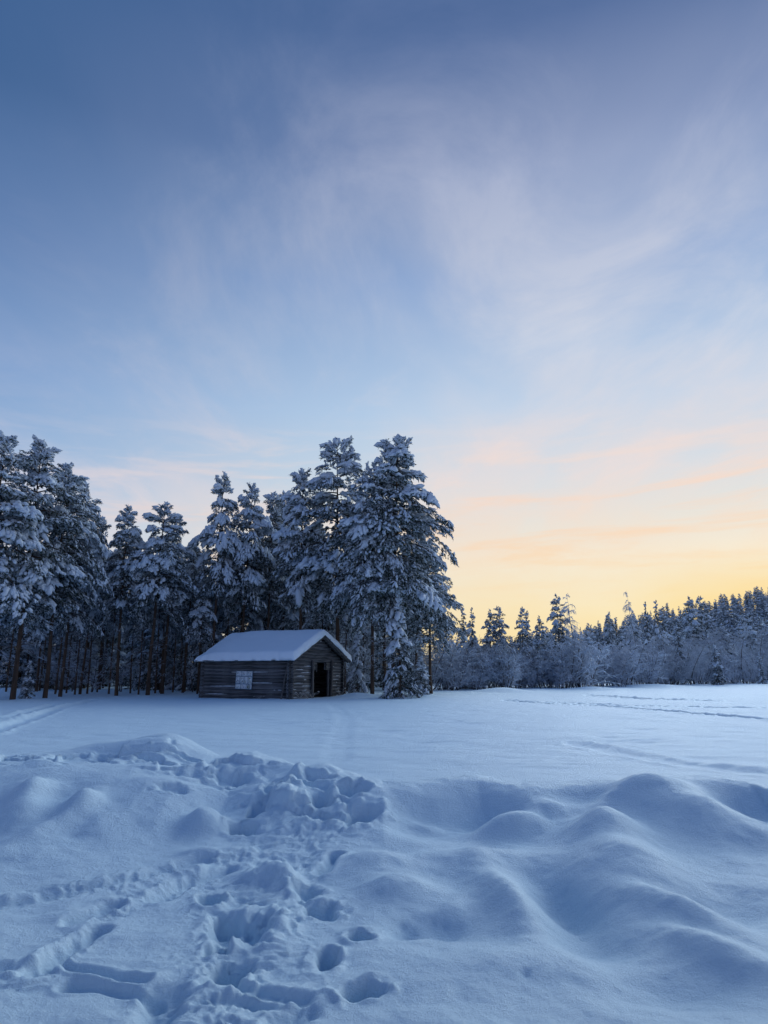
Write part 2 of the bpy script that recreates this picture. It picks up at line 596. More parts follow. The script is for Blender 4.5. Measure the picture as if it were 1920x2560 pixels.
_top = [at_z(px, py, .40) for px, py in ((-40, 1890), (120, 1892), (250, 1885), (350, 1885), (430, 1895), (520, 1900), (600, 1905), (700, 1915), (790, 1930))]
FEATS.append(local(plates, (-6, 2, 3, 11)))
# ledges and pockets where the bank was climbed
hole(576, 1942, 0.24, 0.16, 0.10, 0, 0.03, seed=51)
hole(646, 2028, 0.10, 0.22, 0.16, -10, 0.03, seed=52)
hole(607, 2080, 0.15, 0.12, 0.13, 0, 0.02, seed=53)
hole(877, 1975, 0.15, 0.14, 0.13, 0, 0.03, seed=54)
hole(905, 2035, 0.17, 0.22, 0.15, -25, 0.03, seed=55)
hole(808, 1988, 0.11, 0.16, 0.12, 20, 0.02, seed=56)
hole(790, 1940, 0.18, 0.10, 0.07, -20, 0.02, seed=57)
hole(690, 1960, 0.14, 0.12, 0.06, 0, 0.02, seed=58)
hole(425, 1965, 0.22, 0.12, 0.06, 0, 0.0, seed=59, steep=0.6)
mound(748, 1935, 0.07, 0.07, 0.16, 20)
mound(700, 2010, 0.09, 0.20, 0.26)
mound(770, 2065, 0.06, 0.15, 0.20)
trench([(300, 1880), (380, 1875), (440, 1882), (490, 1905)], 0.05, 0.05, 0.03, 0.5, 0.8, seed=61)
trench([(250, 1895), (330, 1893), (400, 1900)], 0.07, 0.06, 0.03, 0.5, 0.8, seed=62)
trench([(120, 1895), (200, 1892), (260, 1898)], 0.05, 0.04, 0.03, 0.5, 0.8, seed=63)
# grooves running off to the left
trench([(-60, 2270), (0, 2262), (116, 2240), (270, 2204), (424, 2170), (500, 2150)], 0.115, 0.046, 0.008, seed=64)
trench([(397, 2246), (463, 2212), (571, 2178)], 0.103, 0.060, 0.008, seed=65)
trench([(189, 2303), (285, 2262)], 0.092, 0.060, 0.008, seed=66)
trench([(89, 2425), (162, 2378), (247, 2326)], 0.092, 0.065, 0.008, seed=67)
trench([(-20, 2425), (70, 2435)], 0.069, 0.023, 0.008, seed=68)
trench([(116, 2428), (231, 2432), (355, 2452)], 0.052, 0.032, 0.008, seed=69)
trench([(174, 2468), (270, 2470), (347, 2490), (400, 2488)], 0.063, 0.037, 0.008, seed=70)
trench([(424, 2490), (400, 2530), (362, 2580)], 0.138, 0.060, 0.008, seed=71)
trench([(500, 2500), (590, 2502), (690, 2518)], 0.057, 0.028, 0.008, seed=72)
trench([(585, 2462), (680, 2480), (760, 2500)], 0.069, 0.042, 0.008, seed=73)
trench([(700, 2560), (760, 2530)], 0.092, 0.037, 0.008, seed=74)
trench([(838, 2135), (805, 2180)], 0.081, 0.074, 0.008, seed=75)
# lumps thrown up beside the prints
mound(668, 2200, 0.12, 0.17, 0.14)
mound(712, 2212, 0.10, 0.10, 0.14)
mound(600, 2140, 0.05, 0.15, 0.1)
mound(500, 2135, 0.05, 0.18, 0.1)
mound(700, 2330, 0.06, 0.10, 0.28)
# boot holes
hole(597, 2312, 0.20, 0.23, 0.127, 0, 0.02, seed=81, steep=.55, rag=.20)
hole(552, 2365, 0.07, 0.10, 0.085, 0, 0.01, seed=82)
hole(632, 2322, 0.05, 0.07, 0.037, -20, 0.0, seed=83)
hole(640, 2345, 0.10, 0.09, 0.032, 0, 0.0, seed=84)
hole(525, 2252, 0.10, 0.14, 0.074, 0, 0.02, seed=85)
hole(577, 2432, 0.125, 0.17, 0.127, -12, 0.02, seed=86, steep=.55, rag=.20)
hole(815, 2402, 0.08, 0.19, 0.138, 0, 0.02, seed=87, steep=.55, rag=.20)
hole(898, 2340, 0.085, 0.10, 0.095, 0, 0.02, seed=88)
hole(905, 2478, 0.12, 0.10, 0.106, 35, 0.02, seed=89, steep=.6, rag=.20)
hole(805, 2290, 0.13, 0.16, 0.085, 0, 0.02, seed=90)
hole(770, 2235, 0.10, 0.16, 0.064, 0, 0.02, seed=91)
# tracks out on the field
def track(pts, w, depth, rim=0.01, seed=1):
    trench(pts, w, depth, rim, 0.10, 0.7, seed)


track([(1265, 1752), (1400, 1760), (1500, 1764), (1650, 1776), (1920, 1798), (2100, 1812)], 0.30, 0.16, 0.03, 101)
track([(1265, 1750), (1420, 1757), (1600, 1765), (1760, 1768), (1920, 1769), (2100, 1770)], 0.30, 0.14, 0.03, 102)
track([(1440, 1858), (1560, 1884), (1680, 1906), (1800, 1920), (1930, 1934), (2100, 1950)], 0.32, 0.035, 0.012, 103)
track([(1480, 1738), (1540, 1742), (1620, 1748), (1760, 1752)], 0.6, 0.18, 0.05, 104)
track([(-60, 1838), (60, 1800), (150, 1768), (240, 1748)], 0.35, 0.10, 0.03, 105)
track([(-60, 1806), (60, 1780), (140, 1760)], 0.30, 0.06, 0.03, 106)
track([(840, 1900), (850, 1840), (865, 1800), (830, 1760)], 0.30, 0.012, 0.003, 107)
track([(1110, 1870), (1240, 1860), (1400, 1862), (1600, 1850)], 0.12, 0.015, 0.004, 108)
_rs = random.Random(4)
for _k in range(26):
    _x, _y = hit(_rs.uniform(640, 1700), _rs.uniform(1772, 1860))
    def _f(x, y, x0=_x, y0=_y, a=_rs.uniform(.02, .05), s=_rs.uniform(.08, .2)):
        return -a * np.exp(-((x - x0) / (s * 1.8)) ** 2 - ((y - y0) / s) ** 2)
    FEATS.append(local(_f, (_x - 1, _x + 1, _y - 1, _y + 1)))
mound(1255, 1732, 0.36, 2.2, 1.2)
mound(1180, 1735, 0.12, 2.5, 1.2)
mound(1480, 1722, 0.2, 1.8, 1.0)
mound(1620, 1716, 0.25, 4.0, 2.0)
mound(1880, 1706, 0.4, 5.0, 2.0)
mound(10, 1738, 0.45, 2.2, 1.2)
mound(890, 1744, 0.25, 1.0, 0.7)
mound(1010, 1744, 0.20, 2.0, 0.8)


def build_ground():
    ys = [-60, -30, -12, -5, -1, 0.5, 1.5, 2.2, 2.8, 3.1]
    y = 3.3
    while y < 420:
        ys.append(y)
        if y < 9.0:
            y += 0.0095 + 0.0022 * max(0, y - 3.3)
        elif y < 14:
            y += 0.022 + 0.012 * (y - 9)
        else:
            y += 0.0034 * y ** 1.22
    ys += [500, 700, 1000, 1600, 3000]
    ys = np.array(ys)
    us = np.concatenate([[-60, -25, -12, -6, -3.5, -2.4, -1.8, -1.5, -1.32, -1.22], np.linspace(-1.16, 1.16, 640), [1.22, 1.32, 1.5, 1.8, 2.4, 3.5, 6, 12, 25, 60]])
    Y, U = np.meshgrid(ys, us, indexing='ij')
    X = U * (0.35 + 0.60 * np.clip(Y, 0, 900))
    X = np.where(Y < 1.5, U * (0.35 + 0.60 * 1.5), X)
    Z = height(X, Y)
    nr, nc = X.shape
    i = np.arange(nr - 1)[:, None] * nc
    j = np.arange(nc - 1)[None]
    F = np.stack([i + j, i + j + 1, i + nc + j + 1, i + nc + j], -1).reshape(-1, 4)
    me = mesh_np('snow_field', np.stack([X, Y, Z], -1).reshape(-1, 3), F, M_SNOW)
    o = obj('snow_field', me)
    tag(o, kind='structure')
    return o


build_ground()

# ------------------------------------------------------------------ the log barn
C0 = (-4.85, 37.6)
BARN = obj('log_barn', None, loc=(C0[0], C0[1], float(height(np.array([C0[0]]), np.array([C0[1]]))[0]) - 0.02), rot=(0, 0, R(-25)))
tag(BARN, 'old grey log barn with thick snow on its roof and a dark open doorway', 'barn')
BL, BW, WALL = 5.55, 5.5, 2.12
rb = random.Random(11)
EAVE, RIDGE, OVG, OVS, OVB = 2.00, 3.40, 0.42, 0.36, 0.32      # roof underside at the eave edge and ridge
SLOPE = (RIDGE - EAVE) / (BW / 2 + OVS)


def log_mesh(L, h, t, rnd):
    """hewn log along +x from 0 to L, face bulging to -y; slightly wavy"""
    prof = [(-0.50, -0.26), (-0.50, 0.26), (-0.26, 0.56), (0.26, 0.56), (0.5, 0.26), (0.5, -0.26), (0.26, -0.56), (-0.26, -0.56)]
    n = max(3, int(L / 0.9) + 1)
    V = []
    for i in range(n):
        x = L * i / (n - 1)
        dyy, dzz, sc = rnd.uniform(-.012, .012), rnd.uniform(-.010, .010), rnd.uniform(.92, 1.05)
        for a, b in prof:
            V.append((x, a * t * sc + dyy, b * h * sc + dzz))
    k = len(prof)
    F = []
    for i in range(n - 1):
        for j in range(k):
            q = (j + 1) % k
            F.append((i * k + j, i * k + q, (i + 1) * k + q, (i + 1) * k + j))
    V, F = np.array(V), np.array(F)
    F = np.concatenate([F[:, [0, 1, 2]], F[:, [0, 2, 3]]])
    for b in (0, (n - 1) * k):
        F = np.concatenate([F, [(b, b + q, b + q + 1) for q in range(1, k - 1)]])
    return mesh_np('log', V, F, M_WOOD, smooth=False)


def snow_strip_mesh(L, w, h, rnd):
    n = max(4, int(L / 0.12))
    V, F = [], []
    for i in range(n):
        e = min(1.0, 3 * min(i, n - 1 - i) / n + 0.15) * rnd.uniform(.4, 1.2)
        x = L * i / (n - 1)
        V += [(x, -w * e, 0), (x, -w * 0.5 * e, h * e), (x, 0.03, h * 0.6 * e), (x, 0.03, -0.02)]
    for i in range(n - 1):
        for j in range(4):
            q = (j + 1) % 4
            F += [(4 * i + j, 4 * i + q, 4 * i + 4 + q), (4 * i + j, 4 * i + 4 + q, 4 * i + 4 + j)]
    return mesh_np('snow_strip', V, F, M_RSNOW, smooth=True)


def rows(total, rnd, n=11):
    hs = [rnd.uniform(.8, 1.25) for _ in range(n)]
    s = total / sum(hs)
    return [h * s for h in hs]


def log(x, y, z, rz, L, h, strip=0.0):
    o = obj('log', log_mesh(L, h, 0.17, rb), BARN, (x, y, z), (0, rb.uniform(-.004, .004), rz))
    if strip and rb.random() < strip:
        sl = L * rb.uniform(.12, .6)
        sx = rb.uniform(0, L - sl)
        obj('snow_strip', snow_strip_mesh(sl, 0.035, 0.022, rb), o, (sx, -0.058, h * 0.40))
    return o


DOOR0, DOOR1 = 2.12, 4.08
EXT = 0.20
# long wall facing the field (y = 0) and the far one (y = BW)
z = -0.12
hs_long = rows(WALL + 0.12, rb, 12)
for i, h in enumerate(hs_long):
    p = .55 if i < 9 else .2
    log(-BL - EXT, 0.0, z + h / 2, 0, BL + 2 * EXT, h, p)
    log(EXT, BW, z + h / 2, math.pi, BL + 2 * EXT, h)
    z += h
# gable walls, courses shifted by half a log at the corners
z = -0.20
hs_g = rows(WALL + 0.20, rb, 13)
zs = []
for i, h in enumerate(hs_g):
    zc = z + h / 2
    zs.append((z, h))
    log(-BL, BW + EXT, zc, -math.pi / 2, BW + 2 * EXT, h)
    if i >= 12:
        log(0.0, -EXT, zc, math.pi / 2, BW + 2 * EXT, h, .5)
    elif i >= 10:                                    # short stubs narrowing the top of the doorway
        log(0.0, -EXT, zc, math.pi / 2, DOOR0 + 0.45 + EXT, h, .5)
        log(0.0, DOOR1 - 0.45, zc, math.pi / 2, BW - DOOR1 + 0.45 + EXT, h, .5)
    else:
        log(0.0, -EXT, zc, math.pi / 2, DOOR0 + EXT + rb.uniform(-.03, .02), h, .85)
        log(0.0, DOOR1 + rb.uniform(-.02, .03), zc, math.pi / 2, BW - DOOR1 + EXT, h, .85)
    z += h
# boards of the two gable triangles
zz = WALL + 0.004
while zz < RIDGE - 0.12:
    h = rb.uniform(.13, .19)
    half = (RIDGE - 0.02 - (zz + h)) / SLOPE
    if half > 0.12:
        for xg in (0.0, -BL):
            log(xg, BW / 2 - half, zz + h / 2, math.pi / 2, 2 * half, h, .5 if xg == 0 else 0)
    zz += h

# doorway: posts, lintel, a broken hanging board
def plank(name, L, w, t, loc, rot, mat=M_PLANK, parent=BARN):
    m = MB()
    n = 5
    V = []
    for i in range(n):
        zz_ = L * i / (n - 1)
        jx, jy = rb.uniform(-.006, .006), rb.uniform(-.008, .008)
        V += [(-t / 2 + jx, -w / 2 + jy, zz_), (t / 2 + jx, -w / 2 + jy, zz_), (t / 2 + jx, w / 2 + jy, zz_), (-t / 2 + jx, w / 2 + jy, zz_)]
    F = [(4 * i + j, 4 * i + (j + 1) % 4, 4 * i + 4 + (j + 1) % 4, 4 * i + 4 + j) for i in range(n - 1) for j in range(4)]
    F += [(3, 2, 1, 0), (4 * n - 4, 4 * n - 3, 4 * n - 2, 4 * n - 1)]
    m.add(V, F)
    return obj(name, m.mesh(name, mat), parent, loc, rot)


plank('door_post', 2.10, 0.15, 0.10, (0.135, DOOR0 - 0.05, -0.10), (R(1.2), 0, 0))
plank('door_post', 2.12, 0.13, 0.10, (0.135, DOOR1 + 0.05, -0.10), (R(-1.5), 0, 0))
plank('door_board', 0.42, 0.05, 0.03, (0.10, DOOR0 + 0.40, 1.38), (R(4), R(3), 0))
plank('door_jamb', 1.62, 0.10, 0.12, (-0.02, DOOR1 - 0.04, -0.06), (R(1.5), 0, 0))
plank('door_jamb', 1.60, 0.10, 0.12, (-0.02, DOOR0 + 0.04, -0.06), (R(-.5), 0, 0))
m = MB()
m.box(-BL + 0.1, -0.10, 0.10, BW - 0.1, -0.3, 0.045)
obj('earth_floor', m.mesh('earth_floor', M_EARTH), BARN)
for k in range(7):
    plank('fallen_board', rb.uniform(.8, 1.6), rb.uniform(.08, .16), .03, (rb.uniform(-1.4, -.4), rb.uniform(2.3, 3.6), .07 + .03 * k),
          (R(90) + rb.uniform(-.12, .12), rb.uniform(-.2, .2), rb.uniform(-1.2, 1.2)))

# roof: boards laid side by side down each slope, barge boards, rafters, ridge
LEN = BL + OVG + OVB
half = BW / 2 + OVS
slen = math.hypot(half, RIDGE - EAVE)
ang = math.atan2(RIDGE - EAVE, half)
nb = 24
for side in (0, 1):
    for i in range(nb):
        w = LEN / nb
        x0 = -BL - OVB + i * w
        m = MB()
        j = rb.uniform(-.03, .05)
        m.box(0.004, w - 0.004, -0.05 - j, slen, 0.0, 0.03)
        o = obj('roof_board', m.mesh('roof_board', M_PLANK), BARN)
        if side == 0:
            o.location = (x0, -OVS, EAVE)
            o.rotation_euler = (ang, 0, 0)
        else:
            o.location = (x0 + w, BW + OVS, EAVE)
            o.rotation_euler = (ang, 0, math.pi)
for xg in (OVG + 0.02, -BL - OVB - 0.02):
    for side in (0, 1):
        m = MB()
        m.box(-0.018, 0.018, -0.02, slen - 0.02, -0.13, 0.035)
        o = obj('barge_board', m.mesh('barge_board', M_PLANK), BARN)
        o.location = (xg, -OVS, EAVE) if side == 0 else (xg, BW + OVS, EAVE)
        o.rotation_euler = (ang, 0, 0) if side == 0 else (ang, 0, math.pi)
for xg in (OVG - 0.12, -1.8, -3.6):
    for side in (0, 1):
        m = MB()
        m.box(-0.05, 0.05, 0.05, slen - 0.06, -0.12, -0.004)
        o = obj('rafter', m.mesh('rafter', M_PLANK), BARN)
        o.location = (xg, -OVS, EAVE) if side == 0 else (xg, BW + OVS, EAVE)
        o.rotation_euler = (ang, 0, 0) if side == 0 else (ang, 0, math.pi)
# ragged ends of the birch-bark layer under the snow along the near gable
for side in (0, 1):
    for i in range(16):
        s = (i + rb.random()) / 16 * slen
        yy = -OVS + s * math.cos(ang)
        zz_ = EAVE + s * math.sin(ang) + 0.03
        if side:
            yy = BW - yy
        plank('bark_end', rb.uniform(.07, .16), rb.uniform(.05, .13), .012, (OVG + rb.uniform(.02, .06), yy, zz_ + .05), (R(180) + rb.uniform(-.5, .5), rb.uniform(-.3, .1), 0))


def roof_snow():
    nx, ny = 110, 90
    x0, x1 = -BL - OVB - 0.06, OVG + 0.09
    y0, y1 = -OVS - 0.08, BW + OVS + 0.08
    U, V_ = np.meshgrid(np.linspace(0, 1, nx), np.linspace(0, 1, ny), indexing='ij')
    # crowd the samples at the rims so that the edges can round over
    cu = 0.5 - 0.5 * np.cos(U * math.pi)
    cv = 0.5 - 0.5 * np.cos(V_ * math.pi)
    X = x0 + (x1 - x0) * (0.45 * U + 0.55 * cu)
    Y = y0 + (y1 - y0) * (0.45 * V_ + 0.55 * cv)
    dm = np.abs(Y - BW / 2)
    deck = RIDGE + 0.032 - SLOPE * np.sqrt(dm ** 2 + 0.05)+ SLOPE*0.05
    deck0 = RIDGE + 0.034 - SLOPE * dm
    edge = np.minimum(np.minimum(X - x0, x1 - X), np.minimum(Y - y0, y1 - Y))
    edge = edge + 0.02 * vn(X * 4, Y * 4, 71)
    rnd = np.sqrt(np.clip(1 - (1 - np.clip(edge / 0.17, 0, 1)) ** 2, 0, 1))
    # at the far end the snow has slid: it thins and rolls down
    far = 1 - 0.35 * (1 - sstep(x0, x0 + 1.3, X)) * sstep(0.2, 1.5, dm + 1.0)
    T = 0.37 + 0.03 * fbm(X * 0.8, Y * 0.8, 72, 3) + 0.008 * fbm(X * 5, Y * 5, 73, 2)
    sag = -0.10 * (1 - sstep(x0, x0 + 1.6, X))
    top = deck + T * rnd * far + sag * sstep(0.0, 1.2, (RIDGE - deck0))
    top = np.maximum(top, deck0 + 0.01 * rnd)
    wob = 0.03 * vn(X * 3, Y * 3, 75) * (1 - np.clip(edge / 0.3, 0, 1))
    Xw = X + wob
    Yw = Y + 0.03 * vn(X * 3.3, Y * 2.7, 76) * (1 - np.clip(edge / 0.3, 0, 1))
    A = np.stack([Xw, Yw, top], -1).reshape(-1, 3)
    B = np.stack([Xw, Yw, deck0 + 0.004 - 0.05 * (1 - np.clip(edge / 0.08, 0, 1))], -1).reshape(-1, 3)
    i = np.arange(nx - 1)[:, None] * ny
    j = np.arange(ny - 1)[None]
    F = np.stack([i + j, i + ny + j, i + ny + j + 1, i + j + 1], -1).reshape(-1, 4)
    n = len(A)
    rim = [i_ * ny for i_ in range(nx)] + [(nx - 1) * ny + j_ for j_ in range(1, ny)] + [i_ * ny + ny - 1 for i_ in range(nx - 2, -1, -1)] + [j_ for j_ in range(ny - 2, 0, -1)]
    Sd = np.array([(rim[k], rim[k] + n, rim[(k + 1) % len(rim)] + n, rim[(k + 1) % len(rim)]) for k in range(len(rim))])
    return mesh_np('roof_snow', np.concatenate([A, B]), np.concatenate([F, F[:, ::-1] + n, Sd]), M_RSNOW)


obj('roof_snow', roof_snow(), BARN)
# a pole that leans on the near corner
BM = BARN.matrix_basis.copy()
BM = Matrix.Translation(BARN.location) @ Matrix.Rotation(R(-25), 4, 'Z')


def barn_pt(x, y, z):
    return BM @ Vector((x, y, z))


V, F = tube([(0, 0, -.1), (.02, .01, 1.0), (0.10, .03, 2.0)], [.055, .05, .04], 7)
o = obj('leaning_pole', mesh_np('leaning_pole', V, F, M_PLANK), loc=barn_pt(-0.28, -0.34, 0), rot=(R(-6), R(4), R(-25)))
tag(o, 'thin weathered pole leaning against the near corner of the barn', 'pole')

# ------------------------------------------------------------------ picture board on the long wall
def paper_mat(i):
    m, g, b = material('printed_sheet_%d' % i)
    co = g.node('ShaderNodeTexCoord').outputs['Generated']
    mp = g.node('ShaderNodeMapping', {0: co, 1: (i * 3.7, i * 1.3, 0), 3: (1, 1, 1)}).outputs[0]
    sp = g.node('ShaderNodeSeparateXYZ', {0: co})
    u = g.math('ABSOLUTE', g.math('SUBTRACT', sp.outputs[0], 0.5))
    v = g.math('ABSOLUTE', g.math('SUBTRACT', sp.outputs[2], 0.48))
    inside = g.math('MULTIPLY', g.rng(u, 0.28, 0.42, 1, 0), g.rng(v, 0.30, 0.44, 1, 0))
    n = g.noise(mp, 4.5, 4, 0.6, 0.8)
    fac = g.math('MULTIPLY', g.rng(n, 0.50, 0.60), inside)
    ink = [(0.05, 0.06, 0.10), (0.06, 0.08, 0.12), (0.09, 0.08, 0.05), (0.05, 0.05, 0.10), (0.10, 0.11, 0.10), (0.12, 0.14, 0.05), (0.16, 0.18, 0.04),
           (0.10, 0.16, 0.10), (0.07, 0.06, 0.14), (0.30, 0.36, 0.40)][i]
    col = g.mix(fac, (0.72, 0.78, 0.80, 1), (*ink, 1))
    n3 = g.noise(mp, 22, 2, 0.5)
    col = g.mix(g.math('MULTIPLY', g.rng(n3, 0.58, 0.64), 0.35), col, (0.10, 0.13, 0.18, 1))
    g.l.new(col, b.inputs['Base Color'])
    b.inputs['Roughness'].default_value = 0.45
    return m


def flat_plate(w, h, t, mat, name):
    m = MB()
    m.box(0, w, -t, 0, 0, h)
    return m.mesh(name, mat)


M_BOARD = flat_mat('board_blue', (0.12, 0.19, 0.27), (0.17, 0.25, 0.34), 8.0, rough=0.6)
M_INK = flat_mat('printed_ink', (0.02, 0.03, 0.04), (0.05, 0.06, 0.05), 20.0)
M_INKG = flat_mat('printed_green', (0.09, 0.13, 0.03), (0.16, 0.19, 0.06), 20.0)
bw, bh = 1.07, 0.96
PB = obj('picture_board', None, loc=barn_pt(-3.32, -0.125, 0.50), rot=(R(-1.5), R(1.0), R(-25)))
tag(PB, 'pale blue board of ten printed picture sheets hung on the barn wall', 'sign')
obj('backing_board', flat_plate(bw, bh, 0.02, M_BOARD, 'backing_board'), PB)
idx = 0
zt = bh - 0.012
for hrow, n in ((0.285, 3), (0.385, 4), (0.265, 3)):
    zt -= hrow
    pw = (bw - 0.024) / n
    for k in range(n):
        o = obj('picture_sheet', flat_plate(pw - 0.034, hrow - 0.034, 0.006, paper_mat(idx), 'picture_sheet'), PB, (0.012 + k * pw + 0.017, -0.022, zt + 0.017))
        if idx == 9:                                   # the round emblem of the last sheet
            a = np.linspace(0, 2 * math.pi, 33)[:-1]
            cx, cz, ro, ri = pw / 2 - 0.017, hrow / 2 - 0.017, 0.105, 0.082
            V = [(cx + r_ * math.cos(t), -0.009, cz + r_ * math.sin(t)) for r_ in (ro, ri) for t in a]
            F = [(i, (i + 1) % 32, 32 + (i + 1) % 32, 32 + i) for i in range(32)]
            obj('ring_print', mesh_np('ring_print', V, F, M_INK, False), o)
            for q, (ax, wd, mt) in enumerate(((-0.045, .026, M_INKG), (0.03, .022, M_INK))):
                V = [(cx + ax - wd, -0.0095, cz - .06), (cx + ax + wd * .6, -0.0095, cz - .065), (cx + ax + wd, -0.0095, cz + .0), (cx + ax + wd * .3, -0.0095, cz + .06), (cx + ax - wd * .7, -0.0095, cz + .05)]
                F = [(0, 1, 2), (0, 2, 3), (0, 3, 4)]
                obj('figure_print', mesh_np('figure_print', V, F, mt, False), o)
        idx += 1

# ------------------------------------------------------------------ trees
def unit_blob(k=6, rings=3):
    """snow pillow along +x, flat underneath"""
    V = [(-1, 0, 0)]
    for r_ in range(rings):
        t = math.pi * (r_ + 1) / (rings + 1)
        x, rr = -math.cos(t), math.sin(t) ** 0.8
        for j in range(k):
            a = 2 * math.pi * j / k
            zz_ = math.sin(a)
            V.append((x, rr * math.cos(a), rr * (zz_ if zz_ > 0 else 0.45 * zz_)))
    V.append((1, 0, 0))
    F = []
    for j in range(k):
        F.append((0, 1 + (j + 1) % k, 1 + j))
    for r_ in range(rings - 1):
        b0, b1 = 1 + r_ * k, 1 + (r_ + 1) * k
        for j in range(k):
            q = (j + 1) % k
            F += [(b0 + j, b0 + q, b1 + q), (b0 + j, b1 + q, b1 + j)]
    b0, e = 1 + (rings - 1) * k, len(V) - 1
    for j in range(k):
        F.append((b0 + j, b0 + (j + 1) % k, e))
    return np.array(V), np.array(F)


BLOB_V, BLOB_F = unit_blob()
BLOB_LV, BLOB_LF = unit_blob(5, 2)


def frames(D, up=None):
    """orthonormal frames (x along D, z as upright as may be) as (n,3,3) with columns x,y,z"""
    D = D / (np.linalg.norm(D, axis=1)[:, None] + 1e-9)
    up = np.array([[0, 0, 1.0]])
    Y = np.cross(up, D)
    ln = np.linalg.norm(Y, axis=1)[:, None]
    Y = np.where(ln < 1e-3, np.array([[0, 1.0, 0]]), Y / (ln + 1e-9))
    Z = np.cross(D, Y)
    return np.stack([D, Y, Z], -1)


def scatter(TV, TF, P, Fr, Sc, rng, jit=0.0):
    n, k = len(P), len(TV)
    L = TV[None] * Sc[:, None, :]
    if jit:
        L = L * (1 + jit * rng.standard_normal((n, k, 1)))
    V = np.einsum('nij,nkj->nki', Fr, L) + P[:, None]
    F = TF[None] + (np.arange(n) * k)[:, None, None]
    return V.reshape(-1, 3), F.reshape(-1, 3)


def needles(P, Fr, Ln, rng, per=9, wid=0.035):
    """dark needle fringe: slim triangles fanned about each twig"""
    n = len(P)
    t = rng.uniform(-0.9, 0.9, (n, per))
    a = rng.uniform(math.pi * 0.95, math.pi * 2.05, (n, per))          # mostly below the twig
    out = rng.uniform(0.45, 1.0, (n, per)) * Ln[:, None] * 0.75
    fwd = rng.uniform(0.1, 0.7, (n, per)) * Ln[:, None]
    base = P[:, None] + Fr[:, None, :, 0] * (t * Ln[:, None])[..., None]
    rad = Fr[:, None, :, 1] * np.cos(a)[..., None] + Fr[:, None, :, 2] * np.sin(a)[..., None]
    tip = base + rad * out[..., None] + Fr[:, None, :, 0] * fwd[..., None]
    side = np.cross(rad, Fr[:, None, :, 0])
    w = wid * rng.uniform(.7, 1.6, (n, per))[..., None]
    V = np.stack([base + side * w, base - side * w, tip], 2).reshape(-1, 3)
    F = np.arange(len(V)).reshape(-1, 3)
    return V, F


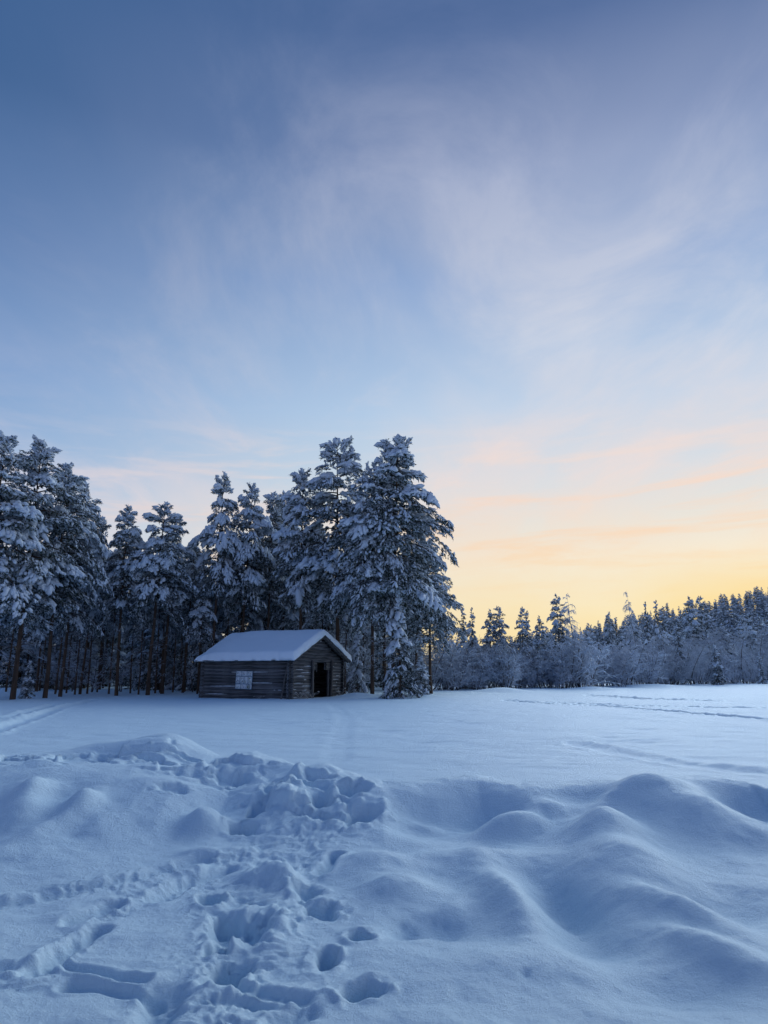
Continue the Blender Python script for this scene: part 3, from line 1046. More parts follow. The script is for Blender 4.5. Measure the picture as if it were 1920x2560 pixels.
def conifer(seed, H, Rc, cb, nbr, npaw, kind='pine', paw=0.20, snow=1.0, low=False, leaders=1, trunk_r=None, per=7, bare=0.0):
    """trunk, crown and snow meshes of a snow-laden conifer of height H standing at the origin"""
    rng = np.random.default_rng(seed)
    rt = trunk_r or 0.0085 * H + 0.01
    zt = np.linspace(-0.3, H * 0.985, 9)
    wob = np.cumsum(rng.normal(0, 0.035, (9, 2)), 0) * (H / 15)
    wob -= wob[0]
    TP = np.column_stack([wob, zt])
    mb = MB()
    V, F = tube(TP, rt * np.clip(1 - zt / H, 0.03, 1) ** 0.75 * np.where(zt < 0.3, 1.2, 1), 7)
    mb.add(V, F)
    axis = lambda zq: np.stack([np.interp(zq, zt, TP[:, 0]), np.interp(zq, zt, TP[:, 1])], -1)
    f = (np.arange(nbr) + rng.uniform(0, 1, nbr)) / nbr
    z0 = H * (cb + (1 - cb) * f * 0.97)
    az = np.arange(nbr) * 2.399963 + rng.normal(0, 0.6, nbr)
    if kind == 'pine':
        prof = np.minimum(1.0, 1.30 * (1 - f) ** 0.60) * (0.70 + 0.30 * np.minimum(1, f / 0.22))
        r = Rc * prof * rng.uniform(.50, 1.15, nbr)
        el = np.interp(f, [0, .3, .7, .9, 1], [-.05, .15, .42, .80, 1.15]) + rng.normal(0, .20, nbr)
        dr = np.interp(f, [0, .5, 1], [.50, .55, .30]) * rng.uniform(.6, 1.5, nbr)
    else:
        prof = (1 - f) ** 0.85 * (0.85 + 0.15 * np.minimum(1, f / .1)) + 0.03
        r = Rc * prof * rng.uniform(.72, 1.15, nbr)
        el = np.interp(f, [0, .5, .9, 1], [-.35, -.18, .25, .8]) + rng.normal(0, .10, nbr)
        dr = np.interp(f, [0, .5, 1], [.25, .30, .1]) * rng.uniform(.7, 1.3, nbr)
    r = np.maximum(r, 0.15)
    load = np.where(rng.uniform(0, 1, nbr) < np.interp(f, [0, .4, .8, 1], [.18, .38, .6, .7]), rng.uniform(.95, 1.6, nbr), rng.uniform(.12, .6, nbr))          # how much snow each branch carries
    A2 = axis(z0)
    H2 = np.column_stack([np.cos(az), np.sin(az), np.zeros(nbr)])
    LT = np.column_stack([-np.sin(az), np.cos(az), np.zeros(nbr)])

    def path(b, s):
        p = np.column_stack([A2[b], z0[b]]) + H2[b] * (r[b] * s)[:, None]
        p[:, 2] += r[b] * (s * np.tan(np.clip(el[b], -1.1, 1.1)) * np.interp(el[b], [0, 1.2], [1, .55]) - dr[b] * np.abs(s) ** 2.4)
        return p
    for b in (range(nbr) if not low else []):
        s = np.linspace(0, 0.92, 5)
        P = path(np.full(5, b), s)
        r0 = 0.010 + 0.014 * r[b]
        V, F = tube(P, np.linspace(r0, r0 * 0.3, 5), 4, cap=False)
        mb.add(V, F)
    rime = []
    if kind == 'pine' and not low:                       # dead bare limbs on the stem, rimed
        for q in range(int(14 + 26 * cb)):
            zq = H * rng.uniform(0.08, cb + 0.12)
            a = rng.uniform(0, 6.28)
            L = rng.uniform(.5, 2.0)
            b0 = np.array([*axis(np.array([zq]))[0], zq])
            d = np.array([math.cos(a), math.sin(a), 0])
            sd_ = np.array([-math.sin(a), math.cos(a), 0])
            tip = b0 + d * L + [0, 0, rng.uniform(-.5, .15)]
            mid = b0 + d * L * .5 + [0, 0, .05]
            V, F = tube([b0, mid, tip], [.020, .014, .006], 4, cap=False)
            mb.add(V, F)
            for w in range(6):
                t = rng.uniform(.3, 1)
                p = mid + (tip - mid) * (t * 2 - 1) if t > .5 else b0 + (mid - b0) * t * 2
                e = p + d * rng.uniform(.05, .4) + sd_ * rng.uniform(-.45, .45) + [0, 0, rng.uniform(-.3, .1)]
                rime.append((p, e))
    # twigs that carry needles and snow
    wgt = (r + 0.30) ** 1.6
    b = rng.choice(nbr, npaw, p=wgt / wgt.sum())
    s = 0.20 + 0.86 * rng.uniform(0, 1, npaw) ** 0.72
    hw = (0.46 if kind == 'pine' else 0.30) * r[b] * np.clip(np.sin(np.clip(s, 0, 1.04) ** 0.9 * math.pi * 0.93), 0.10, 1)
    u = rng.uniform(-1, 1, npaw)
    u = np.round(u * 4) / 4 + rng.normal(0, .06, npaw)               # twigs gather into finger-like side shoots
    P = path(b, s) + LT[b] * (u * hw)[:, None]
    P[:, 2] += -0.45 * np.abs(u) * hw * (1 if kind == 'pine' else 1.2) + rng.normal(0, 0.45 * paw, npaw)
    ds = path(b, s + 0.04) - path(b, s - 0.04)
    ds /= np.linalg.norm(ds, axis=1)[:, None]
    D = ds + LT[b] * (u * 0.9)[:, None] + rng.normal(0, .28, (npaw, 3))
    D[:, 2] -= np.interp(f[b], [0, .75, 1], [.50, .35, -.5]) * rng.uniform(.2, 1.6, npaw)
    size = paw * rng.lognormal(0, .34, npaw) * np.interp(f[b], [0, .6, 1], [.90, 1.05, .85])
    ld = load[b] * np.exp(rng.normal(0, .18, npaw))
    size = size * (.86 + .22 * np.clip(ld, 0, 1.5))
    if kind == 'pine':
        nt_ = (16 if low else 46) * leaders
        k = rng.integers(0, leaders, nt_)
        off = np.column_stack([rng.normal(0, .35, leaders), rng.normal(0, .35, leaders)]) * (0 if leaders == 1 else 1.8)
        hh = rng.uniform(0.90, 1.0, nt_)
        Pt = np.column_stack([axis(hh * H) + off[k] * 0.8, hh * H - np.abs(off[k]).sum(1) * .45])
        a = rng.uniform(0, 6.28, nt_)
        sp_ = (1.0 - hh) / .10 * 0.50 + .04
        Pt[:, 0] += np.cos(a) * sp_ * .8
        Pt[:, 1] += np.sin(a) * sp_ * .8
        Dt = np.column_stack([np.cos(a) * .55, np.sin(a) * .55, rng.uniform(.5, 1.5, nt_)])
        P = np.concatenate([P, Pt])
        D = np.concatenate([D, Dt])
        size = np.concatenate([size, paw * .85 * rng.lognormal(0, .2, nt_)])
        ftop = np.concatenate([f[b], np.ones(nt_)])
        sall = np.concatenate([s, np.ones(nt_)])
        ld = np.concatenate([ld, np.full(nt_, .8)])
    else:
        ftop, sall = f[b], s
    Fr = frames(D)
    n = len(P)
    # snow: heavy on outer and upper pads, thin in the sheltered lower crown
    keep = rng.uniform(0, 1, n) < snow * np.interp(ftop, [0, .35, .8, 1], [.50, .70, .92, .96]) * np.interp(sall, [.2, .7], [.45, 1]) * np.clip(.18 + .85 * ld, 0, 1.2)
    thick = np.clip(ld, .35, 1.35) * np.interp(ftop, [0, .4], [.75, 1.0])
    Sc = np.column_stack([size * rng.uniform(.85, 1.25, n) * (.75 + .25 * thick), size * rng.uniform(.36, .60, n) * (.6 + .4 * thick), size * rng.uniform(.28, .50, n) * (.35 + .75 * thick)])
    Ps = P + np.array([0, 0, 1.0]) * (size * .10)[:, None]
    SV, SF = scatter(BLOB_LV, BLOB_LF, Ps[keep], Fr[keep], Sc[keep], rng, 0.12)
    NV, NF = needles(P - np.array([0, 0, 1.0]) * (size * .08)[:, None], Fr, size, rng, per=4 if low else per, wid=(0.30 if low else 0.17) * paw)
    fm = (rng.uniform(0, 1, len(NF)) < .34).astype(np.int32)
    if rime:
        A, B = np.array([q[0] for q in rime]), np.array([q[1] for q in rime])
        Fq = frames(B - A)
        o3 = np.stack([Fq[:, :, 1] * math.cos(t) + Fq[:, :, 2] * math.sin(t) for t in (.5, 2.6, 4.7)], 1) * .014
        V = np.concatenate([A[:, None] + o3, B[:, None] + o3 * .6], 1)
        base = np.array([(0, 1, 4), (0, 4, 3), (1, 2, 5), (1, 5, 4), (2, 0, 3), (2, 3, 5)])
        Fr_ = (base[None] + (np.arange(len(A)) * 6)[:, None, None]).reshape(-1, 3) + len(NV)
        NV = np.concatenate([NV, V.reshape(-1, 3)])
        NF = np.concatenate([NF, Fr_])
        fm = np.concatenate([fm, np.ones(len(Fr_), np.int32)])
    return dict(trunk=mb.mesh('trunk', M_BARK, True), crown=mesh_np('crown', NV, NF, [M_NEEDLE, M_FTWIG], False, fm),
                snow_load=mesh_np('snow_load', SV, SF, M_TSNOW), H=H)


def twiggy(seed, H, spread, nstem, nbr, ntw, kind='birch', th=0.012):
    """leafless tree or thicket with rimed twigs"""
    rng = np.random.default_rng(seed)
    mb = MB()
    segA, segB, wid = [], [], []

    def curve(p, d, L, droop, n):
        pts = [p]
        d = d / np.linalg.norm(d)
        for i in range(n):
            d = d + np.array([rng.normal(0, .08), rng.normal(0, .08), -droop / n])
            d /= np.linalg.norm(d)
            pts.append(pts[-1] + d * L / n)
        return np.array(pts)
    for st in range(nstem):
        a = rng.uniform(0, 6.28)
        lean = (rng.uniform(.05, .45) if nstem > 1 else .03)
        hh = H * (rng.uniform(.65, 1.0) if nstem > 1 else 1.0)
        p0 = np.array([math.cos(a), math.sin(a), 0]) * (rng.uniform(0, .25) * spread if nstem > 1 else 0)
        d0 = np.array([math.cos(a) * lean, math.sin(a) * lean, 1.0])
        P = curve(p0 - [0, 0, .2], d0, hh, (.35 * lean if nstem > 1 else 0.0), 7)
        r0 = 0.010 * hh + 0.008
        V, F = tube(P, np.linspace(r0, .006, 8), 5, cap=False)
        mb.add(V, F)
        for q in range(nbr):
            t = rng.uniform(.22 if nstem == 1 else .12, .99)
            i = min(6, int(t * 7))
            pb = P[i] + (P[i + 1] - P[i]) * (t * 7 - i)
            az = rng.uniform(0, 6.28)
            up = rng.uniform(.25, 1.1)
            if kind == 'birch':
                L = spread * (1.05 - t) ** .55 * rng.uniform(.55, 1.05) + .3
                dd, dp = np.array([math.cos(az), math.sin(az), up]), rng.uniform(.9, 1.9)
            else:
                L = spread * rng.uniform(.35, .8) * (1.1 - .6 * t)
                dd, dp = np.array([math.cos(az), math.sin(az), up + .4]), rng.uniform(.4, 1.1)
            B = curve(pb, dd, L, dp, 5)
            segA.append(B[:-1])
            segB.append(B[1:])
            wid.append(np.linspace(th * 2.0, th * 1.0, 5))
            for w in range(ntw):
                tt = rng.uniform(.15, 1.0)
                j = min(4, int(tt * 5))
                pw = B[j] + (B[j + 1] - B[j]) * (tt * 5 - j)
                dv = (B[j + 1] - B[j])
                dv = dv / (np.linalg.norm(dv) + 1e-9) * .7 + rng.normal(0, .55, 3)
                T = curve(pw, dv, L * rng.uniform(.18, .42), rng.uniform(.5, 1.5) if kind == 'birch' else rng.uniform(.0, .6), 3)
                segA.append(T[:-1])
                segB.append(T[1:])
                wid.append(np.linspace(th, th * .7, 3))
    A, B, wv = np.concatenate(segA), np.concatenate(segB), np.concatenate(wid)
    D = B - A
    Fr = frames(D)
    a3 = np.arange(3) * 2.0944 + .5
    off = np.stack([Fr[:, :, 1] * math.cos(a) + Fr[:, :, 2] * math.sin(a) for a in a3], 1) * wv[:, None, None] * 1.25
    V = np.concatenate([A[:, None] + off, B[:, None] + off * .85], 1)
    n = len(A)
    base = np.array([(0, 1, 4), (0, 4, 3), (1, 2, 5), (1, 5, 4), (2, 0, 3), (2, 3, 5)])
    F = (base[None] + (np.arange(n) * 6)[:, None, None]).reshape(-1, 3)
    return dict(trunk=mb.mesh('trunk', M_TWIG, True), crown=mesh_np('crown', V.reshape(-1, 3), F, M_FROST, False), H=H)


PINES = [conifer(101, 15, 3.0, .36, 74, 5600, leaders=2, paw=.165),
         conifer(102, 15, 3.2, .32, 78, 6200, leaders=3, paw=.165),
         conifer(103, 15, 2.5, .44, 62, 4300, paw=.16),
         conifer(104, 15, 2.3, .46, 58, 3900, paw=.16),
         conifer(105, 15, 2.8, .38, 68, 5200, leaders=2, paw=.165),
         conifer(106, 15, 2.3, .48, 54, 3700, leaders=2, paw=.16)]
BIGP = conifer(107, 15.5, 3.2, .35, 92, 8600, leaders=3, paw=.17)
SPRUCES = [conifer(201, 6, 1.5, .03, 70, 1900, 'spruce', paw=.155), conifer(202, 6, 1.25, .03, 64, 1500, 'spruce', paw=.145)]
SPRUCED = conifer(203, 6, 1.35, .03, 62, 1500, 'spruce', paw=.15, snow=.5)
SPRUCEF = [conifer(211, 12, 1.8, .06, 70, 2200, 'spruce', paw=.17, snow=.60, low=True), conifer(212, 12, 1.5, .06, 64, 1900, 'spruce', paw=.165, snow=.50, low=True),
           conifer(213, 12, 2.1, .06, 70, 2300, 'spruce', paw=.18, snow=.70, low=True)]
PINEF = [conifer(221, 13, 2.1, .25, 60, 2200, 'pine', paw=.19, snow=.70, low=True), conifer(222, 13, 1.8, .28, 54, 1900, 'pine', paw=.18, snow=.60, low=True)]
BIRCHES = [twiggy(301, 9, 2.4, 1, 64, 15, th=.016), twiggy(302, 9, 1.9, 1, 58, 14, th=.016), twiggy(303, 9, 2.8, 2, 42, 14, th=.016)]
BUSHES = [twiggy(311, 3.6, 2.0, 9, 14, 9, 'bush'), twiggy(312, 3.2, 2.3, 10, 12, 9, 'bush'), twiggy(313, 4.2, 1.6, 8, 15, 9, 'bush')]
SAPLING = [twiggy(321, 5.5, 1.1, 1, 36, 7, 'bush', .009), twiggy(322, 5.0, 1.3, 2, 22, 7, 'bush', .009)]
rt_ = random.Random(77)


def gz(x, y):
    return float(height(np.array([float(x)]), np.array([float(y)]))[0])


def plant(proto, name, x, y, H, label, cat, group=None, rz=None, wide=1.0, lean=(0, 0), hscale=None):
    """a tree of its own: copies of the prototype's parts under a new root"""
    root = obj(name, None, loc=(x, y, gz(x, y) - 0.04))
    s = H / proto['H']
    root.scale = (s * wide, s * wide, s)
    root.rotation_euler = (lean[0] + rt_.gauss(0, .012), lean[1] + rt_.gauss(0, .012), rt_.uniform(0, 6.28) if rz is None else rz)
    tag(root, label, cat, group)
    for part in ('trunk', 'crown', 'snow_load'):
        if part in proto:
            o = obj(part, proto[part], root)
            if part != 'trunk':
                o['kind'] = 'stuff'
    return root


def tree_px(proto, name, bx, top, y, label, cat='pine tree', group=None, **kw):
    """base seen at column bx, top seen at row `top`, at distance y"""
    x = (bx - 960) / FPX * (CP * y - SP * CAM_H)
    _, zt_ = at_y(bx, top, y)
    return plant(proto, name, x, y, zt_ - gz(x, y), label, cat, group, **kw)


# ---- the front pines, each with its place
G_L, G_C = 'tall snow-laden pines of the left stand', 'tall snow-laden pines behind the barn'
for pr, bx, top, y, wd, lab in (
    (0, -60, 1085, 35, 1.1, 'big snow-laden pine cut off by the left edge of the picture'),
    (1, 32, 1098, 37, 1.05, 'broadest snow-laden pine of the left stand, with a rounded heavy top'),
    (4, 112, 1150, 39, .95, 'snow-laden pine with a dark thick stem just right of the broad left pine'),
    (0, 150, 1198, 42, .85, 'snow-laden pine sloping down the right shoulder of the tall left clump'),
    (5, 200, 1290, 47, .8, 'slim lower pine in the dip right of the tall left clump'),
    (2, 291, 1262, 44, .95, 'snowy pine with a long bare stem, left of the three pointed pines before the gap'),
    (3, 369, 1252, 44, 1.1, 'tallest of the three pointed pines standing left of the barn'),
    (5, 405, 1282, 47, 1.05, 'right one of the three pointed pines standing left of the barn')):
    tree_px(PINES[pr], 'pine_tree', bx, top, y, lab, 'pine tree', G_L, wide=wd)
for pr, bx, top, y, wd, lab in (
    (3, 526, 1176, 47, .80, 'slender lone-topped pine with a narrow crown above the left end of the barn roof'),
    (2, 602, 1206, 48, .85, 'snow-laden pine behind the middle of the barn, second from the slender one'),
    (5, 662, 1232, 50, .85, 'low-topped pine with a straight bare stem behind the barn ridge'),
    (4, 702, 1222, 53, .8, 'half-hidden pine with a pointed top between the barn pines'),
    (2, 742, 1172, 47, .95, 'snow-laden pine with a single knobby tip left of the two tallest pines'),
    (1, 843, 1092, 46, 1.0, 'very tall snow-covered pine rising behind the barn gable'),
    (0, 931, 1150, 41, .85, 'pine whose straight brown stem stands right beside the barn')):
    tree_px(PINES[pr], 'pine_tree', bx, top, y, lab, 'pine tree', G_C, wide=wd)
tree_px(BIGP, 'pine_tree', 985, 1088, 41.5, 'largest snow-laden pine at the right end of the clump beside the barn', 'pine tree', G_C, wide=1.12)
tree_px(PINES[1], 'pine_tree', 1078, 1345, 49, 'lower dark pine leaning out behind the largest pine toward the open field', 'pine tree', G_C, wide=1.15)
STEMS = ((14, 43, 'at the left edge'), (88, 44, 'between the thick stem and the young spruce'), (138, 45, 'next right of the thick left stem'), (166, 49, 'in the dark below the tall left clump'),
         (187, 46, 'with dead twigs below the tall left clump'), (218, 48, 'in the dip right of the tall left clump'), (243, 52, 'well back in the dip'), (272, 47, 'just left of the long bare stem'),
         (326, 49, 'between the pointed pines, to the left'), (346, 46, 'just left of the tallest pointed pine'), (388, 48, 'just right of the tallest pointed pine'), (432, 51, 'nearest the left end of the barn'),
         (462, 54, 'far back beside the left end of the barn'), (560, 52, 'right of the slender pine, behind the barn'), (632, 55, 'behind the middle of the barn roof'), (695, 54, 'behind the barn ridge'),
         (785, 52, 'left of the very tall pine behind the gable'), (862, 49, 'right of the very tall pine behind the gable'))
for k, (bx, y, t) in enumerate(STEMS):
    tree_px(PINES[(3, 5, 2)[k % 3]], 'pine_tree', bx, 1330 + (k * 37) % 60, y, 'thin dark pine stem ' + t, 'pine tree', 'thin pine stems among the front pines', wide=.62)
# small spruces at the barn
tree_px(SPRUCES[1], 'spruce_tree', 893, 1550, 43.5, 'young snowy spruce between the barn wall and the brown pine stem', 'spruce tree', wide=.8)
tree_px(SPRUCES[0], 'spruce_tree', 1000, 1490, 39.5, 'dense snow-hung spruce at the foot of the largest pine', 'spruce tree', wide=.85)
tree_px(SPRUCES[0], 'spruce_tree', 1052, 1640, 41, 'low spreading spruce right of the spruce under the largest pine', 'spruce tree', wide=1.3)
tree_px(SPRUCED, 'spruce_tree', 66, 1650, 38.5, 'young snowy spruce between the thick stems at the left edge', 'spruce tree', wide=1.1)

# ---- inside the stands
SPOTS = [(0, 'beyond the left edge pine'), (75, 'behind the broadest left pine'), (130, 'behind the thick dark stem'), (175, 'behind the right shoulder of the left clump'), (245, 'in the dip of the left stand'),
         (330, 'behind the long bare stem'), (390, 'behind the tallest pointed pine'), (450, 'behind the right pointed pine'), (500, 'in the gap left of the barn'), (565, 'behind the slender pine'),
         (632, 'behind the left half of the barn roof'), (700, 'behind the middle of the barn roof'), (790, 'behind the barn ridge'), (890, 'behind the barn gable'), (960, 'behind the brown stem beside the barn'), (1030, 'behind the largest pine')]


def spot_of(px):
    for p, t in SPOTS:
        if px < p:
            return t
    return 'right of the largest pine'


def inside(n, x0, x1, y0, y1, h0, h1, label, group, protos, name='pine_tree', cat='pine tree', wide=(.7, .95), gap=1.0):
    done = []
    tries = 0
    while len(done) < n and tries < 5000:
        tries += 1
        y = rt_.uniform(y0, y1)
        px = rt_.uniform(x0, x1)
        x = (px - 960) / FPX * CP * y
        if any((x - a) ** 2 + (y - b) ** 2 < gap for a, b in done):
            continue
        lx = (BM.inverted() @ Vector((x, y, 0)))
        if -BL - 1.5 < lx.x < 1.2 and -1.0 < lx.y < BW + 1.2:
            continue
        done.append((x, y))
        plant(rt_.choice(protos), name, x, y, min(rt_.uniform(h0, h1), at_y(px, (1350 if px < 540 else 1290) + rt_.uniform(0, 90), y)[1]), ('nearer ' if y < (y0 + y1) / 2 else 'farther ') + label + ' ' + spot_of(px), cat, group, wide=rt_.uniform(*wide))


inside(52, -120, 540, 46, 76, 11.0, 13.5, 'straight snowy pine deep in the stand', 'pines inside the stands', [PINES[2], PINES[3], PINES[5]], gap=2.2)
inside(28, 540, 1060, 52, 78, 11.5, 14, 'straight snowy pine deep in the stand', 'pines inside the stands', [PINES[2], PINES[3], PINES[5]], gap=2.6)
inside(24, -120, 480, 52, 72, 3.5, 7, 'thin rimed sapling among the stems', 'saplings under the pines', SAPLING + BUSHES[2:], 'frosted_sapling', 'sapling', (.8, 1.2))
inside(14, 480, 930, 48, 70, 4, 8, 'thin rimed sapling among the stems', 'saplings under the pines', SAPLING + BUSHES[2:], 'frosted_sapling', 'sapling', (.8, 1.2))
inside(26, -150, 1050, 72, 95, 6, 10, 'rimed birch in the back rows', 'birches behind the pine stands', BIRCHES, 'frosted_birch', 'birch tree', (.9, 1.3), gap=4)

inside(72, -260, 1130, 58, 104, 8.5, 12.5, 'dark snow-dusted spruce in the back rows', 'spruces behind the pine stands', SPRUCEF, 'spruce_tree', 'spruce tree', (1.2, 1.6), gap=4)
for px, y, h, t in ((505, 56, 8.5, 'in the gap left of the barn roof'), (540, 60, 9, 'right behind the left end of the barn roof'), (575, 57, 8, 'behind the barn roof, right of the slender pine'),
                    (820, 60, 9, 'behind the tip of the barn gable'), (868, 57, 8.5, 'behind the right slope of the barn roof')):
    plant(SPRUCEF[2], 'spruce_tree', (px - 960) / FPX * CP * y, y, h, 'broad dark spruce ' + t, 'spruce tree', 'spruces behind the pine stands', wide=1.35)
# ---- the forest edge on the right
def edge_y(px):
    return float(np.interp(px, [1040, 1150, 1300, 1480, 1620, 1780, 1920, 2050], [54, 57, 60, 66, 74, 86, 98, 108]))


for px, top, dy_, pr, wd, lab in (
    (1166, 1514, 10, 0, .9, 'left one of two narrow spruces standing close together right of the big pine'),
    (1182, 1516, 8, 2, .9, 'right one of two narrow spruces standing close together right of the big pine'),
    (1325, 1522, 9, 1, .9, 'slim spruce beside a rounded pine in the middle of the forest edge'),
    (1655, 1497, 16, 0, .8, 'dark spire-shaped spruce right of the tall thin birch'),
    (1628, 1500, 20, 1, .8, 'pale spruce tip between the tall thin birch and the dark spire'),
    (1704, 1536, 6, 1, .75, 'dark narrow spruce half way up in the rimed birches')):
    tree_px(SPRUCEF[pr], 'spruce_tree', px, top, edge_y(px) + dy_, lab, 'spruce tree', 'spruces of the forest edge', wide=wd)
for px, top, dy_, pr, wd, lab in (
    (1230, 1522, 10, 0, 1.0, 'left one of two broad snowy pines in the forest edge'),
    (1258, 1513, 9, 1, 1.2, 'right one of two broad snowy pines in the forest edge'),
    (1308, 1515, 9, 1, 1.0, 'narrow pine with rimed twigs before it in the forest edge'),
    (1354, 1538, 12, 0, .9, 'lower pine just left of the tall pine beside the weeping birch'),
    (1405, 1483, 9, 0, .9, 'tall pine with its top above the skyline beside the weeping birch'),
    (1533, 1528, 22, 1, .9, 'small pine top showing above the far birches'),
    (1748, 1490, 24, 0, 1.0, 'left one of two dark pines on the slope of the hill'),
    (1768, 1488, 26, 1, 1.0, 'right one of two dark pines on the slope of the hill'),
    (1820, 1560, 10, 0, 1.0, 'dark pine with a heavy crown above the small spruce at the field edge')):
    tree_px(PINEF[pr], 'pine_tree', px, top, edge_y(px) + dy_, lab, 'pine tree', 'pines of the forest edge', wide=wd)
tree_px(BIRCHES[1], 'weeping_birch', 1450, 1474, edge_y(1450) + 7, 'tall weeping birch rising above the skyline in the forest edge', 'birch tree', 'birches of the forest edge', wide=.75)
tree_px(BIRCHES[1], 'weeping_birch', 1592, 1468, edge_y(1592) + 8, 'tall thin birch with a drooping top against the yellow sky', 'birch tree', 'birches of the forest edge', wide=.55)
tree_px(SPRUCED, 'spruce_tree', 1798, 1612, edge_y(1800) - 5, 'small dark snow-hung spruce alone at the field edge on the right', 'spruce tree', wide=.95)
tree_px(SPRUCES[1], 'spruce_tree', 1906, 1628, edge_y(1906) - 3, 'little spruce at the right edge of the picture before the birches', 'spruce tree', wide=.8)
for px, top, lab in ((1265, 1612, 'wide round rimed thicket at the field edge behind the low snow heap'),
                     (1190, 1640, 'loose rimed thicket left of the round one at the field edge'),
                     (1130, 1630, 'upright rimed willow thicket beside the big pine'),
                     (1400, 1640, 'rimed thicket right of the round one, before the tall pine')):
    tree_px(rt_.choice(BUSHES), 'frosted_bush', px, top, edge_y(px) + 1, lab, 'bush', 'rimed thickets of the forest edge', wide=1.25)
tree_px(BIRCHES[2], 'frosted_birch', 1455, 1560, edge_y(1455) + 2, 'broad rimed birch with hanging twigs in the middle of the forest edge', 'birch tree', 'birches of the forest edge', wide=1.1)
tree_px(BIRCHES[0], 'frosted_birch', 1650, 1590, edge_y(1650) + 2, 'rimed birch with hanging twigs below the dark spire-shaped spruce', 'birch tree', 'birches of the forest edge', wide=1.2)
LANDMARKS = [(1090, 'right beside the big pine'), (1150, 'before the pair of narrow spruces'), (1205, 'left of the wide round thicket'), (1290, 'around the wide round thicket'),
             (1360, 'below the narrow pine'), (1430, 'below the tall pine'), (1500, 'at the foot of the weeping birch'), (1570, 'between the two tall birches'),
             (1630, 'below the tall thin birch'), (1690, 'below the dark spire spruce'), (1760, 'below the two dark slope pines'), (1840, 'beside the small lone spruce'), (1890, 'right of the small lone spruce')]


def where(px):
    for p, t in LANDMARKS:
        if px < p:
            return t
    return 'at the right edge of the picture'


def sky_py(px):
    return float(np.interp(px, [1100, 1300, 1400, 1500, 1600, 1740, 1920, 2100], [1590, 1575, 1560, 1545, 1527, 1500, 1466, 1440]))


def fit_h(px, y, x, h, drop=0.0):
    """height that keeps a tree under the skyline"""
    _, zt_ = at_y(px, sky_py(px) + drop, y)
    return min(h, zt_ - gz(x, y))


n = 0
for k in range(52):
    px = 1075 + (1990 - 1075) * ((k + rt_.random()) / 52)
    y = edge_y(px) + rt_.uniform(1.5, 11)
    x = (px - 960) / FPX * CP * y
    hb = rt_.uniform(1.8, 5.6)
    plant(rt_.choice(BUSHES), 'frosted_bush', x, y, hb, ('tall' if hb > 3.6 else 'low') + ' rimed leafless bush at the field edge ' + where(px), 'bush', 'rimed bushes along the field edge', wide=rt_.uniform(.9, 1.3))
for k in range(70):
    px = 1080 + (2000 - 1080) * ((k + rt_.random()) / 70)
    y = edge_y(px) + rt_.uniform(2.5, 20)
    x = (px - 960) / FPX * CP * y
    hb = max(3.5, fit_h(px, y, x, rt_.uniform(5.5, 9.0), rt_.uniform(15, 75)))
    plant(rt_.choice(BIRCHES), 'frosted_birch', x, y, hb, ('tall' if hb > 7.2 else 'short') + ' rimed birch in the mixed wood ' + where(px), 'birch tree', 'rimed birches of the mixed wood', wide=rt_.uniform(.9, 1.25))
# hill and far forest
def hill_part(px, y):
    a = 'on the skyline of the far hill' if y > 250 else ('half way up the far hill' if y > 180 else 'low on the far slope')
    b = 'toward the big pine' if px < 1400 else ('between the two tall birches' if px < 1600 else ('behind the dark slope pines' if px < 1800 else 'at the right edge'))
    return a + ', ' + b


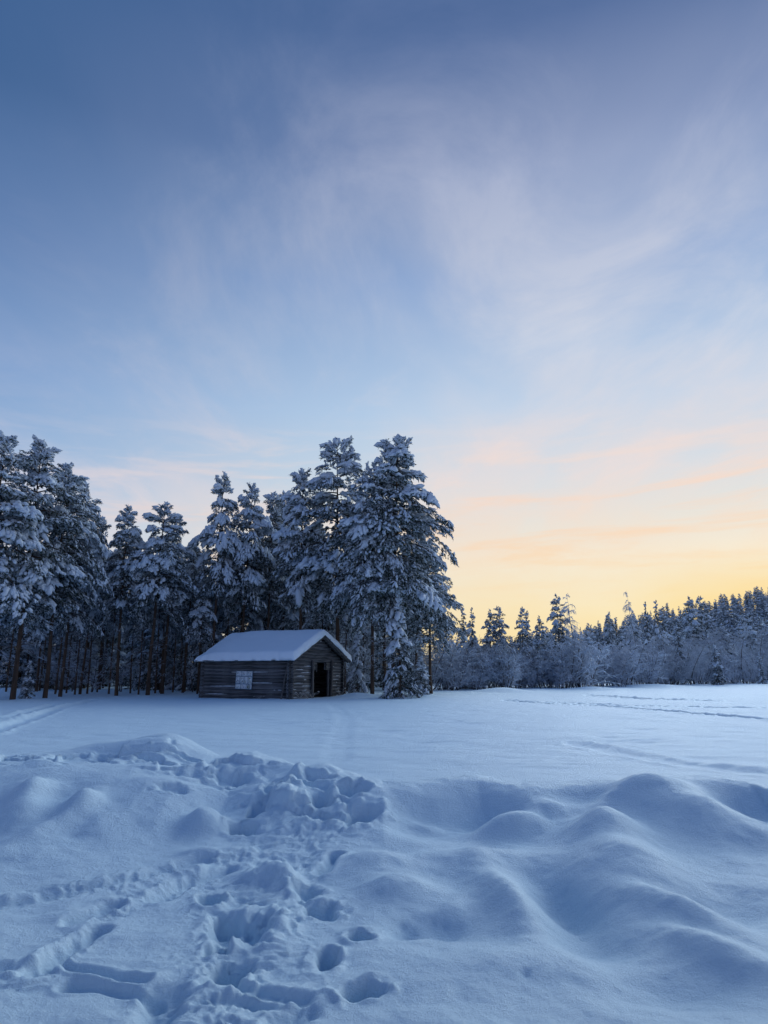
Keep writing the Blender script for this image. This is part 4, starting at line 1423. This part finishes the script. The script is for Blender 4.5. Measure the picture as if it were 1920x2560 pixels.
cnt = 0
tries = 0
while cnt < 330 and tries < 9000:
    tries += 1
    y = 110 + 205 * rt_.random() ** 0.62
    px = rt_.uniform(1120, 2040)
    if rt_.random() > .35 + .65 * (px - 1100) / 900:
        continue
    x = (px - 960) / FPX * CP * y
    if y < edge_y(px) + 14:
        continue
    h = fit_h(px, y, x, rt_.uniform(9, 13.5), rt_.triangular(-12, 40, 4))
    if h < 4.5:
        continue
    cnt += 1
    if rt_.random() < .6:
        plant(rt_.choice(SPRUCEF), 'spruce_tree', x, y, h, 'snow-dusted spruce ' + hill_part(px, y), 'spruce tree', 'spruces on the far hill', wide=rt_.uniform(1.0, 1.4))
    else:
        plant(rt_.choice(PINEF), 'pine_tree', x, y, h, 'snow-dusted pine ' + hill_part(px, y), 'pine tree', 'pines on the far hill', wide=rt_.uniform(1.0, 1.4))

# ---- weeds by the barn
def weed(seed, H, n=9):
    rng = np.random.default_rng(seed)
    mb = MB()
    for i in range(n):
        a = rng.uniform(0, 6.28)
        L = H * rng.uniform(.5, 1)
        P = [np.zeros(3)]
        d = np.array([math.cos(a) * .3, math.sin(a) * .3, 1.0])
        for k in range(4):
            d = d + np.array([math.cos(a) * .12, math.sin(a) * .12, -.22])
            P.append(P[-1] + d / np.linalg.norm(d) * L / 4)
        V, F = tube(P, [.008, .008, .007, .007, .006], 3, cap=False)
        mb.add(V, F)
        if i % 3 == 0:
            V, F = scatter(BLOB_V, BLOB_F, np.array([P[-1]]), frames(np.array([[1., 0, .2]])), np.array([[.06, .05, .05]]), rng)
            mb.add(V, F)
    return mb.mesh('dry_weed', M_GRASS)


WEEDS = [weed(401, .9), weed(402, .6), weed(403, .75)]
for k, (lx, ly, lab) in enumerate(((.42, .35, 'frosted dry weed stalks at the near corner of the barn'),
                                   (.50, 1.0, 'taller bent frosted weeds beside the left door post'),
                                   (.45, 1.5, 'low frosted weeds at the foot of the left door post'),
                                   (.45, 4.7, 'frosted weeds against the logs right of the doorway'),
                                   (.5, 5.6, 'frosted weeds at the far right corner of the barn'),
                                   (-1.6, -.4, 'small frosted tuft under the long wall of the barn'))):
    p = barn_pt(lx, ly, 0)
    o = obj('dry_weed', WEEDS[k % 3], loc=(p.x, p.y, gz(p.x, p.y) - .03), rot=(0, 0, k * 1.3))
    if k == 5:
        o.scale = (.5, .5, .4)
    tag(o, lab, 'weed')
